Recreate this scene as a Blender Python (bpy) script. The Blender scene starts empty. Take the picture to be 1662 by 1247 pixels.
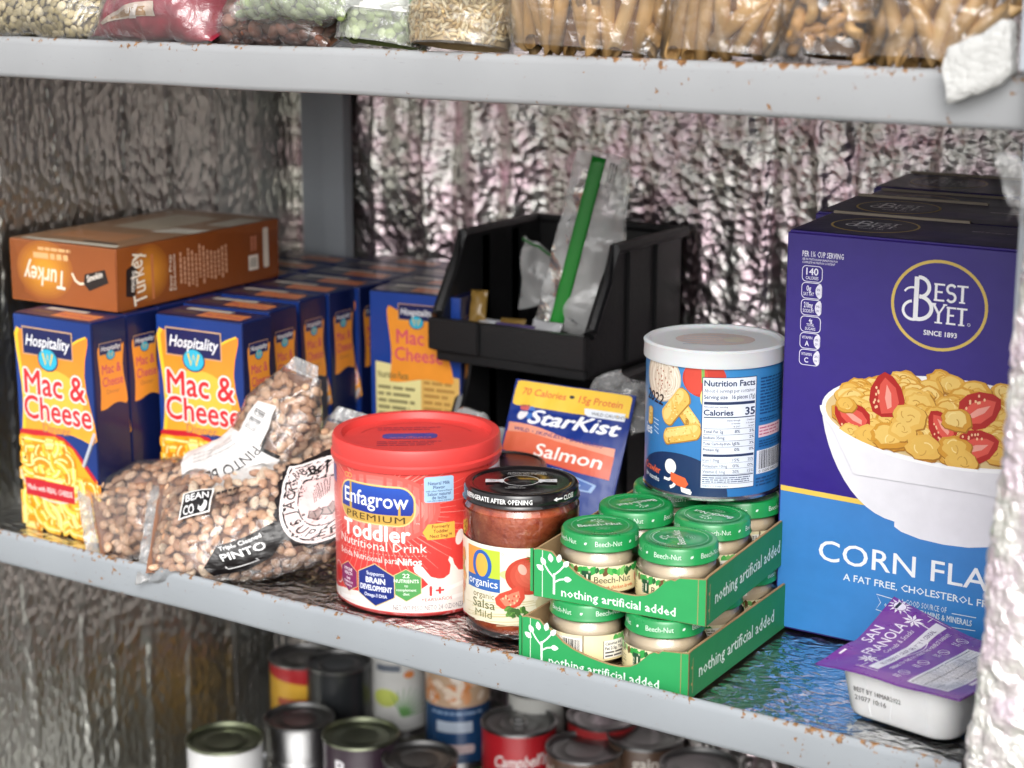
import bpy, bmesh, math, random
import numpy as np
from mathutils import Vector, Matrix, noise
R = math.radians
random.seed(7)
scene = bpy.context.scene
col = scene.collection

# ---------------------------------------------------------------- camera, sky, sun, exposure
cam_d = bpy.data.cameras.new("camera")
cam = bpy.data.objects.new("camera", cam_d)
col.objects.link(cam)
cam.location = (0.685, -1.039, 0.49)
cam.rotation_euler = (R(90 - 13.15), 0, R(33.4))
cam_d.sensor_width = 36
cam_d.lens = 65.0
cam_d.clip_start = 0.02
cam_d.clip_end = 300
cam_d.dof.use_dof = True
cam_d.dof.focus_distance = 1.35
cam_d.dof.aperture_fstop = 5.6
scene.camera = cam

world = bpy.data.worlds.new("World")
scene.world = world
world.use_nodes = True
wn = world.node_tree
wn.nodes.clear()
w_out = wn.nodes.new("ShaderNodeOutputWorld")
w_bg = wn.nodes.new("ShaderNodeBackground")
w_sky = wn.nodes.new("ShaderNodeTexSky")
w_hsv = wn.nodes.new("ShaderNodeHueSaturation")
w_sky.sky_type = 'NISHITA'
w_sky.sun_disc = False
SUN_EL, SUN_AZ = R(38), R(152)
w_sky.sun_elevation = SUN_EL
w_sky.sun_rotation = SUN_AZ
w_sky.dust_density = 4.0
w_sky.air_density = 1.0
w_hsv.inputs['Saturation'].default_value = 0.12
w_bg.inputs['Strength'].default_value = 0.15
wn.links.new(w_sky.outputs[0], w_hsv.inputs['Color'])
wn.links.new(w_hsv.outputs[0], w_bg.inputs[0])
wn.links.new(w_bg.outputs[0], w_out.inputs[0])

sun_d = bpy.data.lights.new("sun", 'SUN')
sun_d.energy = 0.75
sun_d.angle = R(45)
sun_d.color = (1.0, 0.965, 0.92)
sun = bpy.data.objects.new("sun", sun_d)
col.objects.link(sun)
# sun stands at azimuth SUN_AZ (clockwise from +Y) and elevation SUN_EL
sdir = Vector((math.sin(SUN_AZ) * math.cos(SUN_EL), math.cos(SUN_AZ) * math.cos(SUN_EL), math.sin(SUN_EL)))
sun.rotation_euler = sdir.to_track_quat('Z', 'Y').to_euler()
sun.location = sdir * 5

vs = scene.view_settings
vs.view_transform = 'Standard'
vs.look = 'None'
vs.gamma = 1
vs.use_curve_mapping = False
vs.exposure = 0.67
scene.cycles.max_bounces = 10
scene.cycles.transparent_max_bounces = 24
scene.cycles.glossy_bounces = 5
scene.cycles.caustics_reflective = False
scene.cycles.caustics_refractive = False
scene.cycles.use_denoising = True

# ---------------------------------------------------------------- helpers
def lin(h, k=1.0):
    h = h.lstrip('#')
    if len(h) == 3: h = ''.join(x * 2 for x in h)
    c = [int(h[i:i + 2], 16) / 255 for i in (0, 2, 4)]
    return tuple(k * (x / 12.92 if x <= .04045 else ((x + .055) / 1.055) ** 2.4) for x in c) + (1.0,)

def tag(o, label=None, cat=None, group=None, kind=None):
    if label: o['label'] = label
    if cat: o['category'] = cat
    if group: o['group'] = group
    if kind: o['kind'] = kind
    return o

def thing(name, label, cat, loc=(0, 0, 0), rz=0, group=None):
    o = bpy.data.objects.new(name, None)
    o.empty_display_size = .02
    col.objects.link(o)
    o.location = loc
    o.rotation_euler = (0, 0, rz)
    return tag(o, label, cat, group)

def link(name, me, mat, parent=None, smooth=True):
    o = bpy.data.objects.new(name, me)
    col.objects.link(o)
    if mat is not None and not me.materials:
        me.materials.append(mat)
    if smooth:
        me.shade_smooth()
    if parent is not None:
        o.parent = parent
    return o

def from_bm(name, bm, mat, parent=None, smooth=False, color=None):
    me = bpy.data.meshes.new(name)
    bm.to_mesh(me)
    bm.free()
    if color is not None:
        paint(me, color)
    return link(name, me, mat, parent, smooth)

def paint(me, c):
    if isinstance(c, str): c = lin(c)
    a = me.color_attributes.new('Col', 'FLOAT_COLOR', 'POINT')
    a.data.foreach_set('color', np.tile(np.array(c, dtype=np.float32), len(me.vertices)))

def children(o):
    return [x for x in bpy.data.objects if x.parent == o]

KIDS = {}
def dup(root, loc=None, rz=None, label=None):
    r = root.copy()
    col.objects.link(r)
    if loc is not None: r.location = loc
    if rz is not None: r.rotation_euler = (0, 0, rz)
    if label: r['label'] = label
    for ch in root.children:
        c = ch.copy(); col.objects.link(c); c.parent = r
        for g in ch.children:
            d = g.copy(); col.objects.link(d); d.parent = c
    return r

# ---------------------------------------------------------------- materials
class NT:
    def __init__(s, name):
        s.m = bpy.data.materials.new(name)
        s.m.use_nodes = True
        s.t = s.m.node_tree
        s.b = s.t.nodes['Principled BSDF']
        s.out = s.t.nodes['Material Output']
    def n(s, typ, **kw):
        nd = s.t.nodes.new('ShaderNode' + typ)
        for k, v in kw.items():
            if k in nd.inputs: nd.inputs[k].default_value = v
            else: setattr(nd, k, v)
        return nd
    def l(s, a, b): s.t.links.new(a, b)
    def coords(s, scale=(1, 1, 1)):
        tc = s.n('TexCoord'); mp = s.n('Mapping')
        mp.inputs['Scale'].default_value = scale
        s.l(tc.outputs['Object'], mp.inputs[0])
        return mp.outputs[0]
    def ramp(s, src, stops):
        r = s.n('ValToRGB')
        e = r.color_ramp.elements
        while len(e) < len(stops): e.new(.5)
        for i, (p, c) in enumerate(stops):
            e[i].position = p; e[i].color = c if len(c) == 4 else tuple(c) + (1,)
        s.l(src, r.inputs[0])
        return r.outputs[0]
    def noise(s, vec, scale, detail=3, rough=.5, dist=0):
        nd = s.n('TexNoise', Scale=scale, Detail=detail, Roughness=rough, Distortion=dist)
        s.l(vec, nd.inputs['Vector'])
        return nd.outputs[0]
    def math(s, op, a, b=None):
        nd = s.n('Math', operation=op)
        for i, x in enumerate((a, b)):
            if x is None: continue
            if isinstance(x, (int, float)): nd.inputs[i].default_value = x
            else: s.l(x, nd.inputs[i])
        return nd.outputs[0]
    def mix(s, fac, a, b, blend='MIX'):
        nd = s.n('Mix', data_type='RGBA', blend_type=blend)
        for sock, x in ((nd.inputs[0], fac), (nd.inputs[6], a), (nd.inputs[7], b)):
            if isinstance(x, (int, float)): sock.default_value = x
            elif isinstance(x, tuple): sock.default_value = x if len(x) == 4 else x + (1,)
            else: s.l(x, sock)
        return nd.outputs[2]
    def bump(s, h, strength, dist, prev=None):
        b = s.n('Bump', Strength=strength, Distance=dist)
        s.l(h, b.inputs['Height'])
        if prev is not None: s.l(prev, b.inputs['Normal'])
        return b.outputs[0]

_pm = {}
def printed(rough=.4, bumpy=.15, coat=0.0):
    """ink or paint whose colour is the mesh's own colour attribute"""
    k = (rough, bumpy, coat)
    if k in _pm: return _pm[k]
    t = NT('printed_%d' % len(_pm))
    a = t.n('Attribute', attribute_name='Col')
    v = t.coords()
    nz = t.noise(v, 60, 4)
    c = t.mix(1.0, a.outputs['Color'], t.ramp(nz, [(.3, (.93, .93, .93)), (.7, (1, 1, 1))]), 'MULTIPLY')
    t.l(c, t.b.inputs['Base Color'])
    rr = t.n('MapRange'); t.l(t.noise(v, 25, 5), rr.inputs[0])
    rr.inputs[3].default_value = max(.05, rough - .1); rr.inputs[4].default_value = rough + .1
    t.l(rr.outputs[0], t.b.inputs['Roughness'])
    t.b.inputs['Coat Weight'].default_value = coat
    t.b.inputs['Coat Roughness'].default_value = .12
    if bumpy:
        t.l(t.bump(t.noise(v, 45, 2), bumpy, .004), t.b.inputs['Normal'])
    _pm[k] = t.m
    return t.m

def plain(name, c, rough=.5, metal=0, bump=0, bscale=200, coat=0, trans=0, spec=.5, sss=0):
    t = NT(name)
    if isinstance(c, str): c = lin(c)
    v = t.coords()
    nz = t.noise(v, 40, 5)
    cc = t.mix(1.0, tuple(c), t.ramp(nz, [(.25, (.88, .88, .88)), (.75, (1, 1, 1))]), 'MULTIPLY')
    t.l(cc, t.b.inputs['Base Color'])
    t.b.inputs['Roughness'].default_value = rough
    t.b.inputs['Metallic'].default_value = metal
    t.b.inputs['Coat Weight'].default_value = coat
    t.b.inputs['Transmission Weight'].default_value = trans
    t.b.inputs['Specular IOR Level'].default_value = spec
    if sss:
        t.b.inputs['Subsurface Weight'].default_value = sss
        t.b.inputs['Subsurface Radius'].default_value = (.01, .008, .006)
        t.b.inputs['Subsurface Scale'].default_value = .4
    if bump: t.l(t.bump(t.noise(v, bscale, 4), bump, .002), t.b.inputs['Normal'])
    return t.m

def foil_mat(name, bubble=85, crumple=30, rough=.14, tint=None, b1=.5, b2=.6, stretch=(1, 1, 1), base=(.80, .80, .79), stain=None):
    t = NT(name)
    v = t.coords(stretch)
    vo = t.n('TexVoronoi', Scale=bubble, feature='SMOOTH_F1')
    vo.inputs['Smoothness'].default_value = .35
    t.l(v, vo.inputs['Vector'])
    cr = t.n('TexVoronoi', Scale=crumple, feature='DISTANCE_TO_EDGE')
    dv = t.n('VectorMath', operation='ADD')
    nn = t.n('TexNoise', Scale=crumple * 1.3, Detail=3); t.l(v, nn.inputs['Vector'])
    sc = t.n('VectorMath', operation='SCALE'); t.l(nn.outputs['Color'], sc.inputs[0]); sc.inputs['Scale'].default_value = .03
    t.l(v, dv.inputs[0]); t.l(sc.outputs[0], dv.inputs[1]); t.l(dv.outputs[0], cr.inputs['Vector'])
    n1 = t.bump(vo.outputs['Distance'], b1, .006)
    n2 = t.bump(cr.outputs['Distance'], b2, .02, n1)
    n3 = t.bump(t.noise(v, crumple * 5, 4, .6), b2 * .5, .006, n2)
    t.l(n3, t.b.inputs['Normal'])
    c = tuple(base) + (1,)
    if tint:  # pink reflection of the surroundings, painted in patches into the foil's colour
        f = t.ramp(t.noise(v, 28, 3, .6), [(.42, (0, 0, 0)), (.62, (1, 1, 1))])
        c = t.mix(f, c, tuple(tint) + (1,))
    if stain:
        f = t.ramp(t.noise(v, 9, 6, .65), [(.52, (0, 0, 0)), (.68, (1, 1, 1))])
        c = t.mix(f, c, tuple(stain) + (1,))
    if isinstance(c, tuple): t.b.inputs['Base Color'].default_value = c
    else: t.l(c, t.b.inputs['Base Color'])
    t.b.inputs['Metallic'].default_value = 1
    t.b.inputs['Roughness'].default_value = rough
    return t.m

def painted_metal(name, c, rust=1.0, edge_z=None):
    t = NT(name)
    v = t.coords()
    spots = t.n('TexNoise', Scale=130, Detail=5, Roughness=.65); t.l(v, spots.inputs['Vector'])
    area = t.noise(v, 6, 3)
    thr = t.math('ADD', spots.outputs[0], t.math('MULTIPLY', t.math('SUBTRACT', area, .5), .35))
    if edge_z is not None:      # the rust is heavier along the rolled top edge
        sx = t.n('SeparateXYZ'); tc = t.n('TexCoord'); t.l(tc.outputs['Object'], sx.inputs[0])
        d = t.math('ABSOLUTE', t.math('SUBTRACT', sx.outputs['Z'], edge_z))
        mr = t.n('MapRange'); t.l(d, mr.inputs[0])
        mr.inputs[1].default_value = 0; mr.inputs[2].default_value = .007
        mr.inputs[3].default_value = .13; mr.inputs[4].default_value = 0
        thr = t.math('ADD', thr, mr.outputs[0])
    m = t.ramp(thr, [(.665 / rust ** .1, (0, 0, 0)), (.70 / rust ** .1, (1, 1, 1))])
    rc = t.ramp(t.noise(v, 300, 3), [(.3, lin('#5a3a20')), (.7, lin('#a0764a'))])
    st = t.noise(t.coords((6, 6, 90)), 12, 4, .6)
    scr = t.ramp(st, [(.66, (0, 0, 0)), (.69, (1, 1, 1))])
    base = t.mix(t.ramp(t.noise(v, 10, 5), [(.3, (0, 0, 0)), (.7, (1, 1, 1))]), tuple(x * .9 for x in c[:3]) + (1,), c)
    base = t.mix(t.math('MULTIPLY', scr, .45), base, lin('#6b6c70'))
    t.l(t.mix(m, base, rc), t.b.inputs['Base Color'])
    t.b.inputs['Roughness'].default_value = .42
    h = t.math('SUBTRACT', t.noise(v, 35, 3), t.math('MULTIPLY', m, .5))
    t.l(t.bump(h, .12, .003), t.b.inputs['Normal'])
    return t.m

def film_mat(name, haze=.07, tint=(.97, .97, .97), wr=90, b=.5, rough=.09, gl=1.0, fk=1.25):
    """thin clear plastic film: sees through, catches streaky highlights"""
    t = NT(name)
    t.t.nodes.remove(t.b)
    v = t.coords()
    hgt = t.noise(v, wr, 4, .55, .6)
    vo = t.n('TexVoronoi', Scale=wr * .45, feature='DISTANCE_TO_EDGE')
    nn = t.n('TexNoise', Scale=wr * .5, Detail=2); t.l(v, nn.inputs['Vector'])
    sc = t.n('VectorMath', operation='SCALE'); t.l(nn.outputs['Color'], sc.inputs[0]); sc.inputs['Scale'].default_value = .05
    dv = t.n('VectorMath', operation='ADD'); t.l(v, dv.inputs[0]); t.l(sc.outputs[0], dv.inputs[1]); t.l(dv.outputs[0], vo.inputs['Vector'])
    nr = t.bump(vo.outputs['Distance'], b, .02, t.bump(hgt, b, .008))
    tr = t.n('BsdfTransparent'); tr.inputs[0].default_value = tuple(tint) + (1,)
    gs = t.n('BsdfGlossy', Roughness=rough); gs.inputs[0].default_value = (gl, gl, gl, 1); t.l(nr, gs.inputs['Normal'])
    df = t.n('BsdfDiffuse'); df.inputs[0].default_value = (.8, .8, .8, 1)
    fr = t.n('Fresnel', IOR=1.5); t.l(nr, fr.inputs['Normal'])
    f2 = t.math('MINIMUM', t.math('MULTIPLY', fr.outputs[0], fk), .75)
    m1 = t.n('MixShader'); m1.inputs[0].default_value = haze
    t.l(tr.outputs[0], m1.inputs[1]); t.l(df.outputs[0], m1.inputs[2])
    m2 = t.n('MixShader'); t.l(f2, m2.inputs[0])
    t.l(m1.outputs[0], m2.inputs[1]); t.l(gs.outputs[0], m2.inputs[2])
    t.l(m2.outputs[0], t.out.inputs[0])
    return t.m

# ---------------------------------------------------------------- flat print: text and shapes pressed onto a surface
_glyph = {}
def glyphs(s, off, spacing=1.0):
    k = (s, off, spacing)
    if k not in _glyph:
        c = bpy.data.curves.new('g', 'FONT')
        c.body = s; c.size = 1; c.offset = off; c.space_character = spacing
        c.resolution_u = 3 if len(s) < 16 else 1
        o = bpy.data.objects.new('g', c)
        m = bpy.data.meshes.new_from_object(o)
        V = [(v.co.x, v.co.y) for v in m.vertices]
        F = [tuple(p.vertices) for p in m.polygons]
        bpy.data.objects.remove(o); bpy.data.curves.remove(c); bpy.data.meshes.remove(m)
        x0 = min([v[0] for v in V] or [0]); x1 = max([v[0] for v in V] or [1])
        _glyph[k] = ([(x - x0, y) for x, y in V], F, x1 - x0)
    return _glyph[k]

EPS = .00007
class Art:
    def __init__(s): s.items = []
    def add(s, V, F, c, L):
        s.items.append((V, F, lin(c) if isinstance(c, str) else c, L))
    def poly(s, pts, c, L=1): s.add(pts, [tuple(range(len(pts)))], c, L)
    def rect(s, x0, y0, x1, y1, c, L=1): s.poly([(x0, y0), (x1, y0), (x1, y1), (x0, y1)], c, L)
    def rrect(s, x0, y0, x1, y1, r, c, L=1, n=5):
        P = []
        for cx, cy, a in ((x1 - r, y1 - r, 0), (x0 + r, y1 - r, 90), (x0 + r, y0 + r, 180), (x1 - r, y0 + r, 270)):
            for i in range(n + 1):
                t = R(a + 90 * i / n); P.append((cx + r * math.cos(t), cy + r * math.sin(t)))
        s.poly(P, c, L)
    def ell(s, cx, cy, rx, ry, c, L=1, n=28, rot=0):
        ca, sa = math.cos(rot), math.sin(rot)
        P = []
        for i in range(n):
            t = 2 * math.pi * i / n; x, y = rx * math.cos(t), ry * math.sin(t)
            P.append((cx + x * ca - y * sa, cy + x * sa + y * ca))
        s.poly(P, c, L)
    def ring(s, cx, cy, rx, ry, w, c, L=1, n=48, a0=0, a1=360):
        V = []; F = []
        full = a1 - a0 >= 360
        m = n if full else n + 1
        for i in range(m):
            t = R(a0 + (a1 - a0) * i / n); q, z = math.cos(t), math.sin(t)
            V += [(cx + rx * q, cy + ry * z), (cx + (rx - w) * q, cy + (ry - w) * z)]
        for i in range(n):
            j = (i + 1) % m
            F.append((2 * i, 2 * j, 2 * j + 1, 2 * i + 1))
        s.add(V, F, c, L)
    def line(s, pts, w, c, L=1, w1=None):
        V = []; F = []
        n = len(pts)
        for i, p in enumerate(pts):
            a = pts[max(i - 1, 0)]; b = pts[min(i + 1, n - 1)]
            dx, dy = b[0] - a[0], b[1] - a[1]; d = math.hypot(dx, dy) or 1
            ww = w if w1 is None else w + (w1 - w) * i / max(n - 1, 1)
            nx, ny = -dy / d * ww / 2, dx / d * ww / 2
            V += [(p[0] + nx, p[1] + ny), (p[0] - nx, p[1] - ny)]
        for i in range(n - 1): F.append((2 * i, 2 * i + 1, 2 * i + 3, 2 * i + 2))
        s.add(V, F, c, L)
    def arc(s, cx, cy, r, a0, a1, w, c, L=1, n=14, ry=None):
        s.line([(cx + r * math.cos(R(a0 + (a1 - a0) * i / n)), cy + (ry or r) * math.sin(R(a0 + (a1 - a0) * i / n))) for i in range(n + 1)], w, c, L)
    def txt(s, text, x, y, h, c, L=3, bold=0, al='C', sx=1.0, shear=0, rot=0, w=None, bend=None, sp=1.0):
        """h is the cap height; w squeezes the line to a width; bend is the radius of an arc the baseline follows"""
        V, F, wd = glyphs(text, 0, sp)
        k = h / .728
        kx = k * sx if w is None else w / max(wd, 1e-6)
        o = {'C': -.5, 'L': 0, 'R': -1}[al] * wd * kx
        ca, sa = math.cos(rot), math.sin(rot)
        # heavier faces are the same letters struck several times a hair apart
        hits = [(0, 0)]
        if bold: hits = [(bold * math.cos(q * 2 * math.pi / m), bold * math.sin(q * 2 * math.pi / m)) for m in ((10,) if bold > .03 else (4,)) for q in range(m)] + [(0, 0)]
        for hx, hy in hits:
            P = []
            for a, b in V:
                px, py = (a + hx) * kx + o + shear * (b + hy) * k, (b + hy) * k
                P.append((x + px * ca - py * sa, y + px * sa + py * ca))
            s.add(P, F, c, L)
    def outlined(s, text, x, y, h, c, oc, ow=.05, L=3, bold=.01, **kw):
        w = kw.pop('w', None)
        s.txt(text, x, y, h, oc, L, bold + ow, w=w, **kw)
        s.txt(text, x, y, h, c, L + 1, bold, w=w, **kw)
    def smallprint(s, x0, y0, x1, y1, n, c, L=2, fill=.5, ragged=.2, seed=1, words=True):
        """lines of print too small to read in the photograph"""
        rg = random.Random(seed)
        st = (y1 - y0) / n
        for i in range(n):
            y = y1 - (i + .5) * st
            xe = x1 - (x1 - x0) * rg.random() * ragged
            x = x0
            while x < xe:
                w = st * rg.uniform(.8, 3.2) if words else xe - x0
                s.rect(x, y - st * fill / 2, min(x + w, xe), y + st * fill / 2, c, L)
                x += w + st * .35
    def barcode(s, x0, y0, x1, y1, c='#151515', L=3, seed=3, n=34):
        rg = random.Random(seed)
        x = x0; u = (x1 - x0) / (n * 2.1)
        while x < x1 - u:
            w = u * rg.choice((1, 1, 1.6, 2.4))
            s.rect(x, y0, min(x + w, x1), y1, c, L); x += w + u * rg.choice((1, 1.3, 2))
    def build(s, name, parent, mapf, mat, cut=None, grad=None):
        bm = bmesh.new()
        cl = bm.loops.layers.float_color.new('Col')
        zz = -1.0
        for V, F, c, L in sorted(s.items, key=lambda it: it[3]):
            zz = max(L * EPS, zz + 8e-7)
            # neighbours in one layer and crossing strokes never share a plane
            vv = [bm.verts.new((a, b, zz)) for a, b in V]
            for f in F:
                try: fc = bm.faces.new([vv[i] for i in f])
                except ValueError: continue
                for lp in fc.loops: lp[cl] = c(*lp.vert.co.xy) if callable(c) else c
        if cut:
            big = [f for f in bm.faces if len(f.verts) > 4]
            if big: bmesh.ops.triangulate(bm, faces=big)
            for ax, st in ((0, cut[0]), (1, cut[1])):
                if not st: continue
                lo = min(v.co[ax] for v in bm.verts); hi = max(v.co[ax] for v in bm.verts)
                q = math.ceil(lo / st) * st + st * .013
                nv = Vector((1, 0, 0)) if ax == 0 else Vector((0, 1, 0))
                while q < hi:
                    fs = [f for f in bm.faces if min(v.co[ax] for v in f.verts) < q < max(v.co[ax] for v in f.verts)]
                    es = list({e for f in fs for e in f.edges}); vsx = list({v for f in fs for v in f.verts})
                    if fs: bmesh.ops.bisect_plane(bm, geom=fs + es + vsx, dist=1e-7, plane_co=nv * q, plane_no=nv)
                    q += st
        for v in bm.verts: v.co = mapf(v.co.x, v.co.y, v.co.z)
        me = bpy.data.meshes.new(name)
        bm.to_mesh(me); bm.free()
        return link(name, me, mat, parent, False)

def on_plane(o, U, V):
    o, U, V = Vector(o), Vector(U).normalized(), Vector(V).normalized()
    N = U.cross(V)
    return lambda u, v, z: o + U * u + V * v + N * (z + .00012)
def on_cyl(rad, z0=0, a0=0, taper=0):
    def f(u, v, z):
        r = rad + z + .00012 + taper * v; a = u / rad + a0
        return Vector((math.sin(a) * r, -math.cos(a) * r, z0 + v))
    return f

# ---------------------------------------------------------------- shapes
def bm_box(bm, x0, y0, z0, x1, y1, z1):
    v = [bm.verts.new(p) for p in ((x0, y0, z0), (x1, y0, z0), (x1, y1, z0), (x0, y1, z0), (x0, y0, z1), (x1, y0, z1), (x1, y1, z1), (x0, y1, z1))]
    for f in ((0, 3, 2, 1), (4, 5, 6, 7), (0, 1, 5, 4), (1, 2, 6, 5), (2, 3, 7, 6), (3, 0, 4, 7)):
        bm.faces.new([v[i] for i in f])
    return v
def box(name, dims, mat, parent=None, bev=.001, color=None, seg=2, jitter=0):
    bm = bmesh.new(); bm_box(bm, *dims)
    if jitter:
        for v in bm.verts: v.co += Vector([random.uniform(-jitter, jitter) for _ in range(3)])
    if bev: bmesh.ops.bevel(bm, geom=bm.edges[:], offset=bev, segments=seg, affect='EDGES', profile=.5)
    return from_bm(name, bm, mat, parent, False, color)
def lathe(name, prof, mat, parent=None, seg=64, color=None, smooth=True, loc=None):
    V = []; F = []
    n = len(prof)
    for i in range(seg):
        a = 2 * math.pi * i / seg
        for r, z in prof: V.append((r * math.sin(a), -r * math.cos(a), z))
    for i in range(seg):
        j = (i + 1) % seg
        for k in range(n - 1): F.append((i * n + k, j * n + k, j * n + k + 1, i * n + k + 1))
    me = bpy.data.meshes.new(name)
    me.from_pydata(V, [], F)
    bm = bmesh.new(); bm.from_mesh(me)
    bmesh.ops.remove_doubles(bm, verts=bm.verts, dist=1e-6)
    bmesh.ops.recalc_face_normals(bm, faces=bm.faces)
    for e in bm.edges:
        if len(e.link_faces) == 2 and e.calc_face_angle(0) > R(38): e.smooth = False
    bm.to_mesh(me); bm.free()
    if color is not None: paint(me, color)
    o = link(name, me, mat, parent, smooth)
    if smooth:
        bm = bmesh.new(); bm.from_mesh(me)
        for e in bm.edges:
            if len(e.link_faces) == 2 and e.calc_face_angle(0) > R(38): e.smooth = False
        bm.to_mesh(me); bm.free()
    if loc: o.location = loc
    return o
def prism(bm, pts, depth, mp):
    """an outline with real thickness; mp(u, v, d) places it"""
    a = [bm.verts.new(mp(u, v, 0)) for u, v in pts]; b = [bm.verts.new(mp(u, v, depth)) for u, v in pts]
    n = len(pts)
    bm.faces.new(a); bm.faces.new(b[::-1])
    for i in range(n):
        j = (i + 1) % n; bm.faces.new((a[i], b[i], b[j], a[j]))
def tube(bm, pts, r, n=8):
    rings = []
    for i, p in enumerate(pts):
        p = Vector(p); a = Vector(pts[max(i - 1, 0)]); b = Vector(pts[min(i + 1, len(pts) - 1)])
        t = (b - a).normalized(); s = t.orthogonal().normalized(); u = t.cross(s)
        rings.append([bm.verts.new(p + (s * math.cos(2 * math.pi * k / n) + u * math.sin(2 * math.pi * k / n)) * r) for k in range(n)])
    for q in range(len(rings) - 1):
        for k in range(n):
            bm.faces.new((rings[q][k], rings[q][(k + 1) % n], rings[q + 1][(k + 1) % n], rings[q + 1][k]))
    bm.faces.new(rings[0][::-1]); bm.faces.new(rings[-1])
def grid_mesh(name, nu, nv, f, mat, parent=None, closed=False, smooth=True):
    V = [tuple(f(i / nu, j / nv)) for i in range(nu + 1) for j in range(nv + (0 if closed else 1))]
    m = nv if closed else nv + 1
    F = []
    for i in range(nu):
        for j in range(nv):
            k = (j + 1) % m
            F.append((i * m + j, (i + 1) * m + j, (i + 1) * m + k, i * m + k))
    me = bpy.data.meshes.new(name); me.from_pydata(V, [], F)
    return link(name, me, mat, parent, smooth)

def fbm(p, s, o=3): return noise.fractal(Vector(p) * s, 1.0, 2.0, o)

def scatter_mesh(name, pv, pf, mats, cols, mat, parent):
    """one mesh of many copies of a small shape, each with its own colour"""
    pv = np.array(pv); n = len(pv); k = len(mats)
    M = np.array([[list(r) for r in m] for m in mats])
    allv = np.einsum('kij,nj->kni', M[:, :3, :3], pv) + M[:, None, :3, 3]
    pf = [tuple(f) for f in pf]
    F = [tuple(i + q * n for i in f) for q in range(k) for f in pf]
    me = bpy.data.meshes.new(name); me.from_pydata(allv.reshape(-1, 3).tolist(), [], F)
    a = me.color_attributes.new('Col', 'FLOAT_COLOR', 'POINT')
    a.data.foreach_set('color', np.repeat(np.array(cols, dtype=np.float32), n, axis=0).ravel())
    return link(name, me, mat, parent)
def ball(nu=10, nv=7, f=lambda p: p):
    V = []; F = []
    for j in range(1, nv):
        t = math.pi * j / nv
        for i in range(nu):
            a = 2 * math.pi * i / nu
            V.append(f((math.sin(t) * math.cos(a), math.sin(t) * math.sin(a), math.cos(t))))
    top = len(V); V.append(f((0, 0, 1))); V.append(f((0, 0, -1)))
    for j in range(nv - 2):
        for i in range(nu):
            k = (i + 1) % nu; F.append((j * nu + i, (j + 1) * nu + i, (j + 1) * nu + k, j * nu + k))
    for i in range(nu):
        k = (i + 1) % nu
        F.append((top, i, k)); F.append((top + 1, (nv - 2) * nu + k, (nv - 2) * nu + i))
    return V, F

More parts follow.
